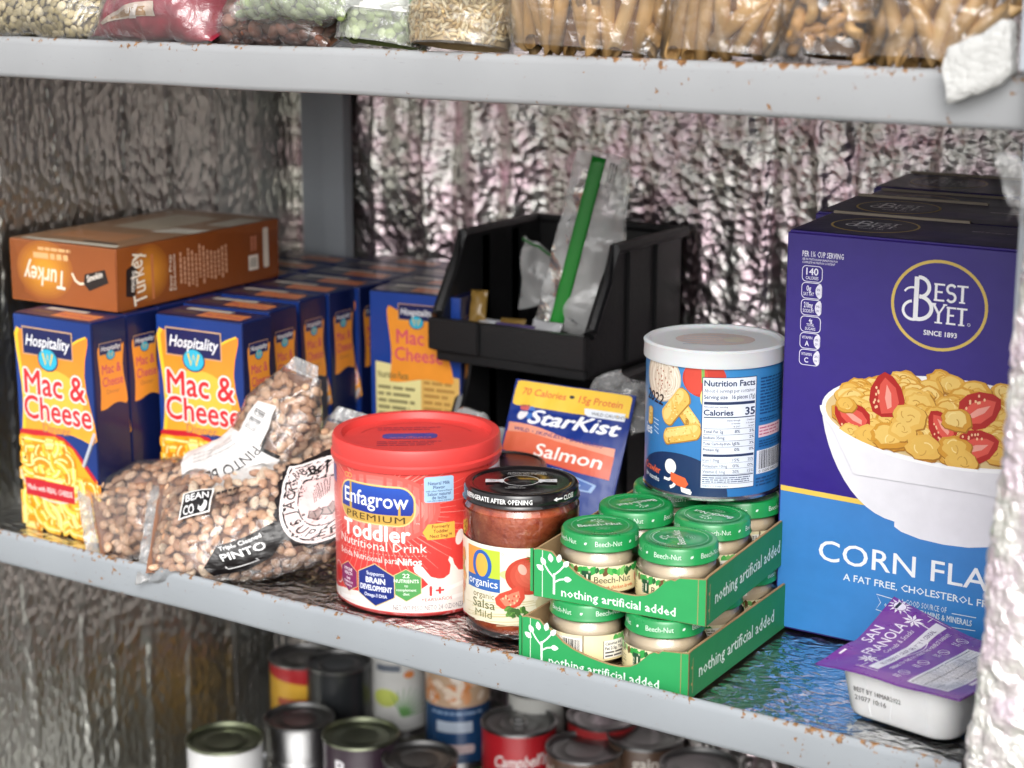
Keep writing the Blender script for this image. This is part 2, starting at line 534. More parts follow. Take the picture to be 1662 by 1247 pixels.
class Sack:
    """a soft bag: a spine with a width and a thickness along it and a broad side facing nrm"""
    def __init__(s, spine, wid, thk, nrm, sq=.8, wob=.003, seed=0):
        s.sp = [Vector(p) for p in spine]; s.w = wid; s.h = thk; s.n = Vector(nrm).normalized(); s.sq = sq; s.wob = wob; s.seed = seed
        s.len = sum((s.sp[i + 1] - s.sp[i]).length for i in range(len(s.sp) - 1))
    def pos(s, t):
        n = len(s.sp) - 1; x = min(max(t, 0), 1) * n; i = min(int(x), n - 1); f = x - i
        P = s.sp; a = P[max(i - 1, 0)]; b = P[i]; c = P[i + 1]; d = P[min(i + 2, n)]
        return .5 * ((2 * b) + (c - a) * f + (2 * a - 5 * b + 4 * c - d) * f * f + (3 * b - a - 3 * c + d) * f ** 3)
    def lerp(s, arr, t):
        n = len(arr) - 1; x = min(max(t, 0), 1) * n; i = min(int(x), n - 1); f = x - i
        f = f * f * (3 - 2 * f)
        return arr[i] * (1 - f) + arr[i + 1] * f
    def frame(s, t):
        e = .02; tg = (s.pos(min(t + e, 1)) - s.pos(max(t - e, 0))).normalized()
        sd = tg.cross(s.n).normalized(); nn = sd.cross(tg).normalized()
        return tg, sd, nn
    def S(s, t, p, off=0):
        tg, sd, nn = s.frame(t)
        a, b = s.lerp(s.w, t) / 2, s.lerp(s.h, t) / 2
        cx, sy = math.cos(p), math.sin(p)
        x = math.copysign(abs(cx) ** s.sq, cx) * a; y = sy * b
        q = s.pos(t) + sd * x + nn * y
        d = (sd * cx * b + nn * sy * a); d = d.normalized() if d.length > 1e-9 else nn
        k = s.wob * noise.fractal(q * 28 + Vector((s.seed, 0, 0)), 1, 2, 3) if s.wob else 0
        return q + d * (off + k)
    def normal(s, t, p):
        tg, sd, nn = s.frame(t)
        a, b = s.lerp(s.w, t) / 2, s.lerp(s.h, t) / 2
        return (sd * math.cos(p) * b + nn * math.sin(p) * a).normalized()
    def film(s, mat, parent, name='film', off=.0022, nu=70, nv=64):
        def f(u, v):
            p = 2 * math.pi * v; q = s.S(u, p)
            k = .0014 * noise.fractal(q * 70, 1, 2, 3) + .0012 * abs(noise.noise(Vector((u * 60, math.cos(p) * 2, s.seed))))
            return s.S(u, p, off + k)
        return grid_mesh(name, nu, nv, f, mat, parent, closed=True)
    def core(s, mat, parent, name, off=-.004, t0=.03, t1=.97):
        def f(u, v): return s.S(t0 + (t1 - t0) * u, 2 * math.pi * v, off)
        return grid_mesh(name, 30, 28, f, mat, parent, closed=True)
    def spots(s, n, dmin, t0=.05, t1=.95, p0=0, p1=360, off=-.002, minh=0, seed=1):
        rg = random.Random(seed); out = []; cell = {}
        tries = 0
        while len(out) < n and tries < n * 14:
            tries += 1
            t = rg.uniform(t0, t1); p = R(rg.uniform(p0, p1))
            if s.lerp(s.h, t) < minh: continue
            q = s.S(t, p, off); k = tuple(int(x // dmin) for x in q)
            bad = False
            for dx in (-1, 0, 1):
                for dy in (-1, 0, 1):
                    for dz in (-1, 0, 1):
                        for o in cell.get((k[0] + dx, k[1] + dy, k[2] + dz), ()):
                            if (o - q).length < dmin: bad = True
            if bad: continue
            cell.setdefault(k, []).append(q); out.append((q, s.normal(t, p), t, p))
        return out

def lie(q, nrm, rg, sc=(1, 1, 1), tilt=.35, ang=None, along=None):
    """a matrix that lays a small shape flat on a surface at a turn of its own"""
    z = (Vector(nrm) + Vector([rg.uniform(-tilt, tilt) for _ in range(3)])).normalized()
    x = z.orthogonal() if along is None else (along - z * along.dot(z)).normalized()
    x = Matrix.Rotation(rg.uniform(0, 6.283) if ang is None else rg.gauss(0, ang), 3, z) @ x
    y = z.cross(x).normalized(); x = y.cross(z)
    m = Matrix((x * sc[0], y * sc[1], z * sc[2])).transposed().to_4x4()
    m.translation = q
    return m
# ---------------------------------------------------------------- shared materials
PAPER = printed(.38, .10, .25)
CARTON = printed(.40, .22, .08)
KRAFT = printed(.8, .3)
INK = printed(.4, 0, .25)
PLASTIC = printed(.35, .05)
GREY = lin('#c3c6c9')
GREY = (.315, .340, .365, 1)
LIP_MID = painted_metal('painted_shelf_metal', GREY, 1.0, edge_z=0.0)
LIP_TOP = painted_metal('painted_upper_metal', (.345, .353, .365, 1), .9, edge_z=.424)
POST = painted_metal('painted_post_metal', (.42, .45, .49, 1), .3)
FOIL_WALL = foil_mat('foil_wall', 105, 30, .33, (.86, .66, .73), .42, .20, base=(.86, .85, .81))  # pink tint paints a reflected wall opposite into the base colour
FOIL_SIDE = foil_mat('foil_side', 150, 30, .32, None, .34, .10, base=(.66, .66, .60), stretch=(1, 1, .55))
FOIL_DECK = foil_mat('foil_deck', 95, 44, .20, None, .22, .30, stretch=(1, 1.6, 1), base=(.86, .86, .86))
FOIL_WRAP = foil_mat('foil_wrap', 62, 46, .34, (.90, .76, .83), .35, .5, base=(.95, .94, .88))  # its pink tint is painted reflection too
FOIL_WRAP.node_tree.nodes['Principled BSDF'].inputs['Metallic'].default_value = .55
KRAFT_C = lin('#a98a63')

# ---------------------------------------------------------------- the cabinet and the ground it stands on
g = box('pavement', (-30, -40, -1.06, 30, 30, -1.0), plain('pavement', (.30, .29, .27, 1), .85, bump=.4, bscale=30), None, 0)
tag(g, kind='structure')

XL, XR, YB = -.615, .375, .508
ZB, ZT = -.39, .80
def ribbed(u, h, seed, ribs, pitch):
    """how far the quilted foil stands off the wall: soft upright ribs and dents"""
    k = .0018 * noise.fractal(Vector((u * 9, h * 5, seed)), 1, 2, 3)
    for x, wd, am in ribs:
        xx = u - x - .006 * noise.noise(Vector((h * 7, x * 31, seed))); k += am * math.exp(-(xx / wd) ** 2)
    k += .0011 * abs(math.sin(u * math.pi / pitch)) ** .6
    return k
rl = [(.03, .003, .004), (.095, .0026, .003), (.165, .0022, .0036), (.205, .002, .002), (.252, .0024, .004), (.31, .0024, .004), (.375, .003, .004), (.44, .003, .004)]
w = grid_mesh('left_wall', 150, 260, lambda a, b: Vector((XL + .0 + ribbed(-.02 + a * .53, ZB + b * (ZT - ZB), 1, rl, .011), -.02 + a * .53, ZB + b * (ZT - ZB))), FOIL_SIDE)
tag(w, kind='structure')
rb = [(-.50, .004, .006), (-.435, .006, .010), (-.41, .006, -.006), (-.375, .012, .014), (-.33, .01, .012), (-.30, .008, -.008), (-.187, .003, -.005), (-.12, .004, .003), (-.052, .003, -.006), (0, .004, .004), (.03, .003, -.006), (.11, .004, .004)]
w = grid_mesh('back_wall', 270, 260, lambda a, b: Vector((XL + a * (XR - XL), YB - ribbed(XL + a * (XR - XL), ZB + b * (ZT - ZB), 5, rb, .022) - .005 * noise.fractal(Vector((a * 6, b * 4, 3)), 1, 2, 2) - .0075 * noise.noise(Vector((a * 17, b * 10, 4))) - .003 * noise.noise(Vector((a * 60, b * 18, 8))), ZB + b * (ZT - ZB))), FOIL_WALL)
tag(w, kind='structure')
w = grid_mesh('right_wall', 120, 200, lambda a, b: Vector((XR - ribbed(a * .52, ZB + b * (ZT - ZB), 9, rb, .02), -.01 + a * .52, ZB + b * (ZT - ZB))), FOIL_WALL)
tag(w, kind='structure')
c = box('ceiling', (XL - .02, -.02, ZT, XR + .02, YB + .02, ZT + .02), plain('ceiling_paint', (.3, .31, .33, 1), .5), None, .002)
tag(c, kind='structure')

def shelf(label, top, drop, deck, lipmat, deckmat, y1=.50):
    t = thing('metal_shelf', label, 'shelf', (0, 0, 0))
    bm = bmesh.new()
    # a folded sheet: flat front, rounded top edge, short return behind it
    n = 60
    prof = [(.020, top - drop), (.003, top - drop), (.0008, top - drop + .0012), (0, top - drop + .004), (-.0004, top - .006), (0, top - .0035), (.0012, top - .001), (.003, top), (.0045, top - .0012), (.0055, top - .004), (.006, deck - .004)]
    rows = []
    for i in range(n + 1):
        x = XL + (XR - XL) * i / n
        dy = .0012 * noise.noise(Vector((x * 5, top * 9, 0))); dz = .0006 * noise.noise(Vector((x * 11, 3, top)))
        rows.append([bm.verts.new((x, y + dy, z + dz)) for y, z in prof])
    for i in range(n):
        for k in range(len(prof) - 1):
            bm.faces.new((rows[i][k], rows[i][k + 1], rows[i + 1][k + 1], rows[i + 1][k]))
    bmesh.ops.recalc_face_normals(bm, faces=bm.faces)
    from_bm('front_lip', bm, lipmat, t, True)
    box('deck', (XL, .007, deck - .0105, XR, y1, deck - .0065), POST, t, 0)
    def f(a, b):
        x, y = XL + a * (XR - XL), .0062 + b * (y1 - .0062)
        z = deck - .0022 + (.0016 * noise.fractal(Vector((x * 9, y * 9, top)), 1, 2, 4) + .0007 * noise.noise(Vector((x * 48, y * 60, top))) + .0005 * abs(noise.noise(Vector((x * 90 + y * 30, y * 120, top))))) * min(1, b * 12)
        d = abs((x - .20) * .8 - (y - .10) * .35) # a raised fold in the foil
        z += .0016 * math.exp(-(d / .004) ** 2)
        return Vector((x, y, z))
    grid_mesh('foil_sheet', 330, 190, f, deckmat, t)
    return t
shelf('grey painted metal shelf across the middle, lined with crinkled foil and crowded with food', 0, .031, -.010, LIP_MID, FOIL_DECK)
shelf('upper grey painted metal shelf with rust specks, carrying bags of pasta and beans', .424, .033, .422, LIP_TOP, FOIL_DECK)
shelf('low shelf in shadow under the others, holding the tin cans', -.385, .033, -.390, LIP_MID, FOIL_DECK)
# left edge of the middle shelf turns up against the wall
# corner posts
t = thing('corner_post', 'grey metal upright standing in the back left corner of the foil lining', 'post', (-.5615, .485, 0))
bm = bmesh.new()
for x0, y0, x1, y1 in ((-.032, .006, .033, .010), (.004, -.004, .033, .0055)):
    bm_box(bm, x0, y0, ZB, x1, y1, ZT)
from_bm('angle_bar', bm, POST, t)
t = thing('front_post', 'blue grey metal upright at the right end of the upper shelf', 'post', (.356, .0, 0))
bm = bmesh.new()
bm_box(bm, -.010, -.012, .425, -.004, .028, ZT); bm_box(bm, -.0035, -.014, ZB, .040, -.010, ZT); bm_box(bm, .006, -.0095, ZB, .010, .03, ZT)
bmesh.ops.bevel(bm, geom=bm.edges[:], offset=.0012, segments=2, affect='EDGES')
from_bm('angle_bar', bm, POST, t)

# foil-wrapped door edge on the right
t = thing('foil_bundle', 'thick roll of silver bubble foil wrapped upright around the right edge', 'foil wrap', (.4005, -.035, 0))
t.rotation_euler = (0, R(2.6), 0)
def fw(a, b):
    z = -.36 + b * .764
    ang = R(-165 + 330 * a)
    rx, ry = .0495, .026
    x, y = math.sin(ang), -math.cos(ang)
    x = math.copysign(abs(x) ** .55, x) * rx; y = math.copysign(abs(y) ** .7, y) * ry
    u = a * .2
    # crushed bubbles: soft cells with sharp creases between them, flattened where tape runs round
    q = Vector((u * 1.0, z, 2)) + Vector((noise.noise(Vector((u * 60, z * 60, 1))), noise.noise(Vector((u * 60, z * 60, 8))), 0)) * .004
    f1 = noise.voronoi(Vector((q.x * 78, q.y * 62, .5)))[0]
    soft = .0034 if .028 < z < .245 else .0009
    k = soft * .6 * (f1[1] - f1[0]) ** .7 + .0028 * noise.fractal(Vector((u * 22, z * 16, 2)), 1, 2, 4)
    k += .0020 * (abs(noise.noise(Vector((u * 95, z * 70, 7)))) - .2) + .0012 * (abs(noise.noise(Vector((u * 190 + z * 60, z * 170, 3)))) - .2)
    for zz in (.030, .262, .318):
        if abs(z - zz) < .0015: k -= .002
    d = Vector((x / rx, y / ry, 0)).normalized()
    return Vector((x, y, z)) + d * k
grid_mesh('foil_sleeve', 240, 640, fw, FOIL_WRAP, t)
FLAP = film_mat('torn_film', .16, (.9, .9, .9), 70, .6, .12)
def flap(a, b):
    x = -.060 + a * .034 + .006 * math.sin(b * 5); z = .348 + b * (.036 + .018 * a) - (1 - a) * .012 + .007 * math.sin(a * 7 + 1)
    q = Vector((x, -.012 - .012 * math.sin(a * 3 + b * 2), z + .006 * math.sin(b * 9 + a * 5)))
    return q + Vector((0, .006 * noise.noise(q * 60), .004 * noise.noise(q * 50)))
grid_mesh('torn_plastic', 24, 24, flap, FLAP, t)
def band(a, b):
    q = fw(a, 0) ; z = -.34 + b * .36
    ang = R(-100 + 110 * a)
    x = math.copysign(abs(math.sin(ang)) ** .55, math.sin(ang)) * .0535; y = -math.copysign(abs(math.cos(ang)) ** .7, math.cos(ang)) * .030
    k = .0016 * noise.fractal(Vector((a * 9, z * 30, 4)), 1, 2, 4)
    d = Vector((x, y, 0)).normalized()
    return Vector((x, y, z)) + d * k
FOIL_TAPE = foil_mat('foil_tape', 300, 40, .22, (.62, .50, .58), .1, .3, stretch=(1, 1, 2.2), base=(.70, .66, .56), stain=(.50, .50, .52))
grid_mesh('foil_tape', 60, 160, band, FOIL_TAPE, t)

# white foam scrap hooked over the upper shelf edge
bm = bmesh.new()
prism(bm, [(-.0195, -.004), (-.0180, .004), (-.0165, .0085), (-.008, .0120), (.004, .0175), (.0150, .0245), (.0185, .0225), (.0190, .010), (.0205, -.005), (.0125, -.0125), (.0045, -.0165), (-.004, -.0190), (-.0150, -.0240), (-.0170, -.0150)], .012, lambda u, v, d: Vector((u, d, v)))
bmesh.ops.triangulate(bm, faces=bm.faces[:])
bmesh.ops.subdivide_edges(bm, edges=bm.edges[:], cuts=4, use_grid_fill=True)
for v in bm.verts:
    v.co += Vector((noise.noise(v.co * 160), noise.noise(v.co * 170 + Vector((5, 0, 0))), noise.noise(v.co * 150 + Vector((0, 9, 0))))) * .0011
o = from_bm('foam_scrap', bm, plain('white_foam', (.56, .56, .545, 1), .85, bump=1.0, bscale=260), None, True)
o.location = (.3215, -.0135, .4290)
tag(o, 'torn piece of white foam hanging over the right end of the upper shelf', 'foam')
# ---------------------------------------------------------------- macaroni boxes
def mixc(a, b, f):
    a = lin(a) if isinstance(a, str) else a; b = lin(b) if isinstance(b, str) else b
    return tuple(a[i] * (1 - f) + b[i] * f for i in range(3)) + (1,)
def vgrad(c0, c1, y0, y1): return lambda x, y: mixc(c0, c1, min(max((y - y0) / (y1 - y0), 0), 1))
def hgrad(c0, c1, y0, y1): return lambda x, y: mixc(c0, c1, min(max((x - y0) / (y1 - y0), 0), 1))
MW, MD, MH = .096, .040, .194
def flag(A, x0, x1, y0, y1, c, L, wob=.06):
    w, h = x1 - x0, y1 - y0
    P = []
    for i in range(9): f = i / 8; P.append((x0 + w * f, y1 - h * .10 * math.sin(f * 5.2 - 1.0) - h * .04))
    for i in range(7): f = i / 6; P.append((x1 - w * .07 * math.sin(f * 4.6) , y1 - h * .02 - (h * .93) * f))
    for i in range(9): f = i / 8; P.append((x1 - w * f, y0 + h * .05 * math.sin(f * 5) + h * .03 * f))
    for i in range(7): f = i / 6; P.append((x0 + w * .035 * math.sin(f * 4.6) , y0 + h * .03 + (h * .95) * f))
    A.poly(P, c, L)
def hosp(A, x, y, s, L=4):
    """the maker's badge: navy plate with a script line over a globe"""
    A.rect(x - .031 * s, y - .0125 * s, x + .031 * s, y + .0125 * s, '#c9a27c', L)
    A.rect(x - .0298 * s, y - .0113 * s, x + .0298 * s, y + .0113 * s, '#141b52', L + 1)
    A.ell(x, y - .0145 * s, .0125 * s, .0105 * s, '#1d3c5e', L + 2)
    A.ell(x, y - .0145 * s, .0112 * s, .0093 * s, '#2fb0cf', L + 3)
    A.line([(x - .006 * s, y - .009 * s), (x - .003 * s, y - .019 * s), (x, y - .010 * s), (x + .003 * s, y - .019 * s), (x + .006 * s, y - .009 * s)], .0022 * s, '#e7c53a', L + 4)
    A.txt('Hospitality', x, y - .004 * s, .0105 * s, '#f4f4f6', L + 5, .012, shear=.22, w=.053 * s)
def macaroni(A, x0, y0, x1, y1, n, L, seed):
    rg = random.Random(seed)
    cs = ['#ffd650', '#f9b92c', '#f2a01c', '#ffe480', '#e98d18', '#fcc53a', '#ffdf6a']
    for i in range(n):
        x, y = rg.uniform(x0, x1), rg.uniform(y0, y1); r = rg.uniform(.009, .017); a = rg.uniform(0, 360); d = rg.uniform(45, 95)
        c = rg.choice(cs); pts = lambda rr: [(min(max(x + rr * math.cos(R(a + d * k / 6)), x0), x1), min(max(y + rr * math.sin(R(a + d * k / 6)), y0), y1)) for k in range(7)]
        l = L + i * .02
        A.line(pts(r), .0082, '#dd8c1a', l); A.line(pts(r * 1.02), .0066, c, l + .008); A.line(pts(r * 1.1), .0017, '#ffefa6', l + .014)
MACK = thing('macaroni_box', 'front left navy macaroni dinner box facing forward under the brown turkey box', 'box', (-.552, .045, -.010), 0, 'navy macaroni boxes')
box('carton', (0, 0, 0, MW, MD, MH), CARTON, MACK, .0012, '#0b1c50', jitter=.0006)
A = Art()
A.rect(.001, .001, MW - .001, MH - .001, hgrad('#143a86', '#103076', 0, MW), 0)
flag(A, .004, .089, .087, .178, '#f7c733', 1)
flag(A, .008, .091, .087, .177, vgrad('#f7a531', '#f08a2c', .09, .17), 2)
A.ell(.046, .122, .036, .026, '#fbb944', 3)
A.poly([(.001, .088), (.004, .090), (.03, .092), (.055, .089), (.07, .080), (.095, .055), (.095, .001), (.001, .001)], '#c3202c', 3)
A.poly([(.001, .078), (.02, .086), (.045, .088), (.066, .080), (.082, .062), (.095, .050), (.095, .001), (.001, .001)], '#f0a624', 4)
macaroni(A, .0015, .002, .0945, .052, 150, 5, 4); macaroni(A, .004, .048, .066, .082, 70, 8.2, 5)
A.arc(.040, .052, .040, 180, 335, .0016, '#d8cfc4', 10, ry=.024)
A.line([(.078, .066), (.094, .098)], .003, '#b9bcc6', 5); A.line([(.0805, .066), (.0955, .094)], .0012, '#5b6076', 6)
A.rect(.005, .030, .066, .046, '#c4202e', 11)
A.txt('Made with REAL CHEESE', .0355, .0355, .0052, '#fbe9e4', 12, .012, w=.056)
hosp(A, .042, .171, 1.0, 6)
A.outlined('Mac &', .048, .1240, .0225, '#d5292f', '#fbe3df', .055, 5, .018, w=.074)
A.outlined('Cheese', .050, .1015, .0215, '#d5292f', '#fbe3df', .055, 5, .018, w=.082)
A.txt('Dinner', .048, .0910, .0085, '#b98458', 6, .01, w=.034)
A.build('front_print', MACK, on_plane((0, -.0003, 0), (1, 0, 0), (0, 0, 1)), PAPER)
A = Art()
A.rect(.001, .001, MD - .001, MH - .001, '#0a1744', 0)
flag(A, .006, .036, .118, .170, '#f39a35', 1)
A.txt('Mac &', .0205, .148, .0085, '#d0496a', 2, .01, w=.022); A.txt('Cheese', .0215, .137, .0085, '#d0496a', 2, .01, w=.024); A.txt('Dinner', .0215, .130, .004, '#b96f4a', 2)
hosp(A, .020, .170, .42, 3)
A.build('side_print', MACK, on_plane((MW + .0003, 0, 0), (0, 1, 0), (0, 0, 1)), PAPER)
A = Art()
A.rect(.001, .001, MW - .001, MD - .001, '#1c1d48', 0)
A.poly([(.040, .006), (.088, .006), (.086, .026), (.038, .026)], '#d9824c', 1); A.txt('Mac & Cheese', .063, .012, .007, '#b9485a', 2, .01, w=.04)
A.poly([(.008, .012), (.034, .012), (.034, .020), (.008, .020)], '#4d4440', 1)
A.poly([(.012, .026), (.060, .028), (.060, .035), (.012, .034)], '#cfc9bc', 1)
A.build('top_print', MACK, on_plane((0, 0, MH + .0003), (1, 0, 0), (0, 1, 0)), PAPER)

FACK = thing('macaroni_box', 'navy macaroni dinner box turned to show its yellow nutrition panel, beside the black bin', 'box', (-.360, .304, -.010), R(8), 'navy macaroni boxes')
box('carton', (0, 0, 0, MW, MD, MH), CARTON, FACK, .0012, '#0b1c50', jitter=.0006)
A = Art()
A.rect(.001, .001, MW - .001, MH - .001, '#1b3f92', 0)
A.poly([(.006, .127), (.094, .118), (.094, .004), (.006, .004)], '#ece2a0', 1); A.poly([(.054, .122), (.094, .118), (.094, .004), (.054, .004)], '#e3b866', 2)
flag(A, .021, .084, .110, .178, '#f39a35', 3)
A.txt('Mac &', .052, .146, .014, '#d9536b', 5, .015, w=.046); A.txt('Cheese', .052, .130, .013, '#d9536b', 5, .015, w=.05)
hosp(A, .050, .176, .62, 4)
A.txt('Nutrition Facts', .0085, .112, .0065, '#6a6440', 4, .015, al='L', w=.032)
A.smallprint(.0085, .010, .050, .106, 15, '#8d865c', 4, .45, .25, 3); A.smallprint(.057, .008, .090, .114, 17, '#b98a48', 4, .45, .3, 4)
A.build('front_print', FACK, on_plane((0, -.0003, 0), (1, 0, 0), (0, 0, 1)), PAPER)
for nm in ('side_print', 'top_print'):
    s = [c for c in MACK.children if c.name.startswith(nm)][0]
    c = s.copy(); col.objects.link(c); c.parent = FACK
BX = [  # x of the left front corner, y, turn, label
    (-.5525, .0865, 0, 'navy macaroni box directly behind the front left one, only its dark side showing'),
    (-.4455, .111, 3, 'navy macaroni box facing forward behind the bean bag with the white label'),
    (-.459, .160, 4, 'navy macaroni box second from the front in the right file, orange flag on its side'),
    (-.470, .214, 4, 'navy macaroni box third from the front in the right file, orange flag on its side'),
    (-.471, .258, 4, 'navy macaroni box fourth from the front in the right file, orange flag on its side'),
    (-.468, .302, 2, 'navy macaroni box fifth from the front, in the dark corner beside the turned one'),
    (-.556, .130, 0, 'navy macaroni box under the middle of the brown turkey box'),
    (-.558, .174, 0, 'navy macaroni box under the rear part of the brown turkey box'),
    (-.569, .220, 0, 'navy macaroni box under the far end of the brown turkey box'),
    (-.571, .264, 0, 'navy macaroni box just behind the far end of the brown turkey box'),
    (-.472, .346, 2, 'navy macaroni box in the back of the right file, only its top showing'),
    (-.474, .390, 1, 'navy macaroni box at the back of the right file near the corner post'),
    (-.570, .308, 0, 'navy macaroni box against the left foil wall, second before the corner post'),
    (-.570, .354, 0, 'navy macaroni box against the left foil wall, next before the corner post'),
    (-.570, .400, 0, 'navy macaroni box against the left foil wall in front of the corner post'),
    (-.474, .434, 0, 'navy macaroni box touching the back foil wall right of the corner post'),
]
for x, y, rz, lb in BX: dup(MACK, (x, y, -.010), R(rz), lb)
for i, (x, y, lb) in enumerate([(-.372, .348, 'navy macaroni box right behind the one with the yellow panel'),
        (-.380, .392, 'navy macaroni box second behind the one with the yellow panel'),
        (-.384, .436, 'navy macaroni box in the back row behind the one with the yellow panel')]):
    dup(MACK, (x, y, -.010), R(5), lb)

# ---------------------------------------------------------------- brown turkey box lying on top
TW, TD, TH = .128, .222, .056
t = thing('turkey_box', 'brown turkey dinner box lying upside down on top of the navy boxes', 'box', (-.592, .081, .1855), R(2.0))
box('carton', (0, 0, 0, TW, TD, TH), CARTON, t, .0014, '#8a4a22', jitter=.0012)
def script_tag(A, x, y, rot, s=1.0, L=4):
    ca, sa = math.cos(rot), math.sin(rot)
    f = lambda u, v: (x + (u * ca - v * sa) * s, y + (u * sa + v * ca) * s)
    A.poly([f(-.0145, -.006), (f(.010, -.0075)), f(.0145, 0), f(.010, .0075), f(-.0145, .006)], '#241a18', L)
    A.line([f(.014, 0), f(.019, -.001), f(.023, -.005), f(.0245, -.012)], .0022 * s, '#efe0c8', L + 1)
    A.txt('Smokin', *f(0, -.0005), .0055 * s, '#efe6da', L + 1, .02, rot=rot + math.pi, shear=.25, w=.019 * s)
A = Art()
A.rect(.001, .001, TW - .001, TH - .001, vgrad('#9c5527', '#8f4d22', 0, TH), 0)
for k in range(7): A.ell(.043 , .031, .034 - k * .004, .026 - k * .003, mixc('#9a5426', '#e0982f', (k + 1) / 7), 1 + k * .3, 36)
A.txt('Turkey', .044, .0325, .0175, '#f6ead6', 5, .01, rot=math.pi - .05, w=.050, shear=.1)
A.smallprint(.030, .0405, .074, .0465, 1, '#e3b07a', 5, .85, .05, 2); A.smallprint(.036, .0480, .076, .0515, 1, '#e3b07a', 5, .8, .05, 3)
script_tag(A, .103, .027, R(18 + 180), 1.0)
A.build('end_print', t, on_plane((0, -.0003, 0), (1, 0, 0), (0, 0, 1)), PAPER)
A = Art()
A.rect(.001, .001, TD - .001, TH - .001, hgrad('#94501f', '#7a3d17', 0, .2), 0)
for k in range(7): A.ell(.040, .030, .026 - k * .003, .025 - k * .003, mixc('#93501f', '#d98e2c', (k + 1) / 7), 1 + k * .3, 36)
A.txt('Turkey', .036, .005, .0175, '#f6ead6', 5, .01, rot=R(97), al='L', w=.046)
A.rect(.0425, .006, .0455, .046, '#c9794a', 5)
script_tag(A, .017, .026, R(82), .95)
for j, x in enumerate((.066, .071)): A.txt('Easy Prep' if j == 0 else 'Directions', x + .003, .010, .0036, '#ecd8c2', 4, .015, rot=R(90), al='L', w=.032)
rg = random.Random(5)
for i in range(13):
    x = .080 + i * .0052
    y = .008 + rg.uniform(0, .01) 
    while y < .046 - rg.uniform(0, .012):
        l = rg.uniform(.002, .005); A.rect(x, y, x + .0026, y + l, '#d9a583', 3); y += l + .0009
A.rect(.176, .012, .190, .026, '#eadfd2', 3); A.barcode(.178, .0145, .188, .0235, '#443', 4, n=12)
for x in (.180, .185): A.smallprint(x, .030, x + .003, .044, 5, '#d98d70', 3, .8)
A.rrect(.198, .012, .206, .050, .002, '#d9cdbf', 3)
A.build('side_print', t, on_plane((TW + .0004, 0, 0), (0, 1, 0), (0, 0, 1)), PAPER)
A = Art()
A.rect(.001, .001, TW - .001, TD - .001, '#8f6a4a', 0)
A.poly([(.01, .004), (.125, .004), (.12, .014), (.012, .012)], '#cfc8b8', 1); A.poly([(.075, .016), (.115, .016), (.11, .022), (.07, .022)], '#2c2624', 2)
A.rect(.02, .03, .10, .07, '#a9734a', 1); A.poly([(.085, .09), (.128, .10), (.128, .125), (.09, .12)], '#d8d2c4', 2); A.rect(.03, .10, .085, .19, '#b3a58e', 1); A.rect(.10, .15, .128, .20, '#bdb4a4', 1)
A.build('top_print', t, on_plane((0, 0, TH + .0004), (1, 0, 0), (0, 1, 0)), PAPER)

# ---------------------------------------------------------------- corn flakes boxes
CW, CD, CH = .212, .075, .304
CORN = thing('cereal_box', 'front corn flakes box, purple above and blue below with a bowl of cereal', 'box', (.1195, .181, -.010), 0, 'corn flakes boxes')
bm = bmesh.new()
v = bm_box(bm, 0, 0, 0, CW, CD, CH)
v[6].co.z += .004; v[7].co.z += .004
bmesh.ops.bevel(bm, geom=bm.edges[:], offset=.0018, segments=3, affect='EDGES')
from_bm('carton', bm, CARTON, CORN, False, '#33207c')
A = Art()
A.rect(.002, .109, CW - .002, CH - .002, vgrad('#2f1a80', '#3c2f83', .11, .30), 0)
A.rect(.002, .002, CW - .002, .109, vgrad('#3a86cf', '#3f7fc4', 0, .109), 0)
A.poly([(.002, .1125), (.002, .1085), (.15, .1065), (.15, .1102)], '#e8c55a', 1)
# bowl
P = [(.0325, .178)]
for i in range(1, 13):
    f = i / 12; P.append((.0325 + .060 * f ** 1.6, .178 - .079 * math.sin(f * 1.5)))
P += [(.0925, .0955), (.098, .0925), (.112, .0895), (.13, .0885), (.148, .0895), (.163, .0925), (.168, .0955), (.168, .0985)]
for i in range(13): f = 1 - i / 12; P.append((.2295 - .060 * f ** 1.6, .178 - .079 * math.sin(f * 1.5)))
A.poly([p for p in P], '#e9e7ee', 2)
A.ell(.131, .178, .0985, .032, '#f2f1f5', 2.5, 60); A.ell(.131, .177, .0955, .029, '#dcc08a', 3, 60)
# flakes and strawberries: printed picture
rg = random.Random(12)
def flake(x, y, r, L):
    P = [(x + r * (1 + .13 * rg.uniform(-1, 1)) * math.cos(a) * 1.15, y + r * (1 + .13 * rg.uniform(-1, 1)) * math.sin(a) * .82) for a in [2 * math.pi * k / 19 for k in range(19)]]
    sh = lambda k, dx, dy: [(x + (px - x) * k + dx, y + (py - y) * k + dy) for px, py in P]
    A.poly(sh(1.06, .0004, -.0006), '#a8701f', L); A.poly(P, rg.choice(['#d9a03c', '#dfaa48', '#d39733', '#e4b456']), L + .01); A.poly(sh(.72, -.0006, .0009), rg.choice(['#ecc56c', '#e6b95a', '#f0cf80']), L + .02)
    ro = rg.uniform(0, 6.28)
    for kk in range(3): A.arc(x + rg.uniform(-.3, .3) * r, y + rg.uniform(-.3, .3) * r, r * rg.uniform(.25, .5), math.degrees(ro) + kk * 110, math.degrees(ro) + kk * 110 + 90, r * .07, rg.choice(['#c28c36', '#f6dc98', '#cf9a45']), L + .03, 5)
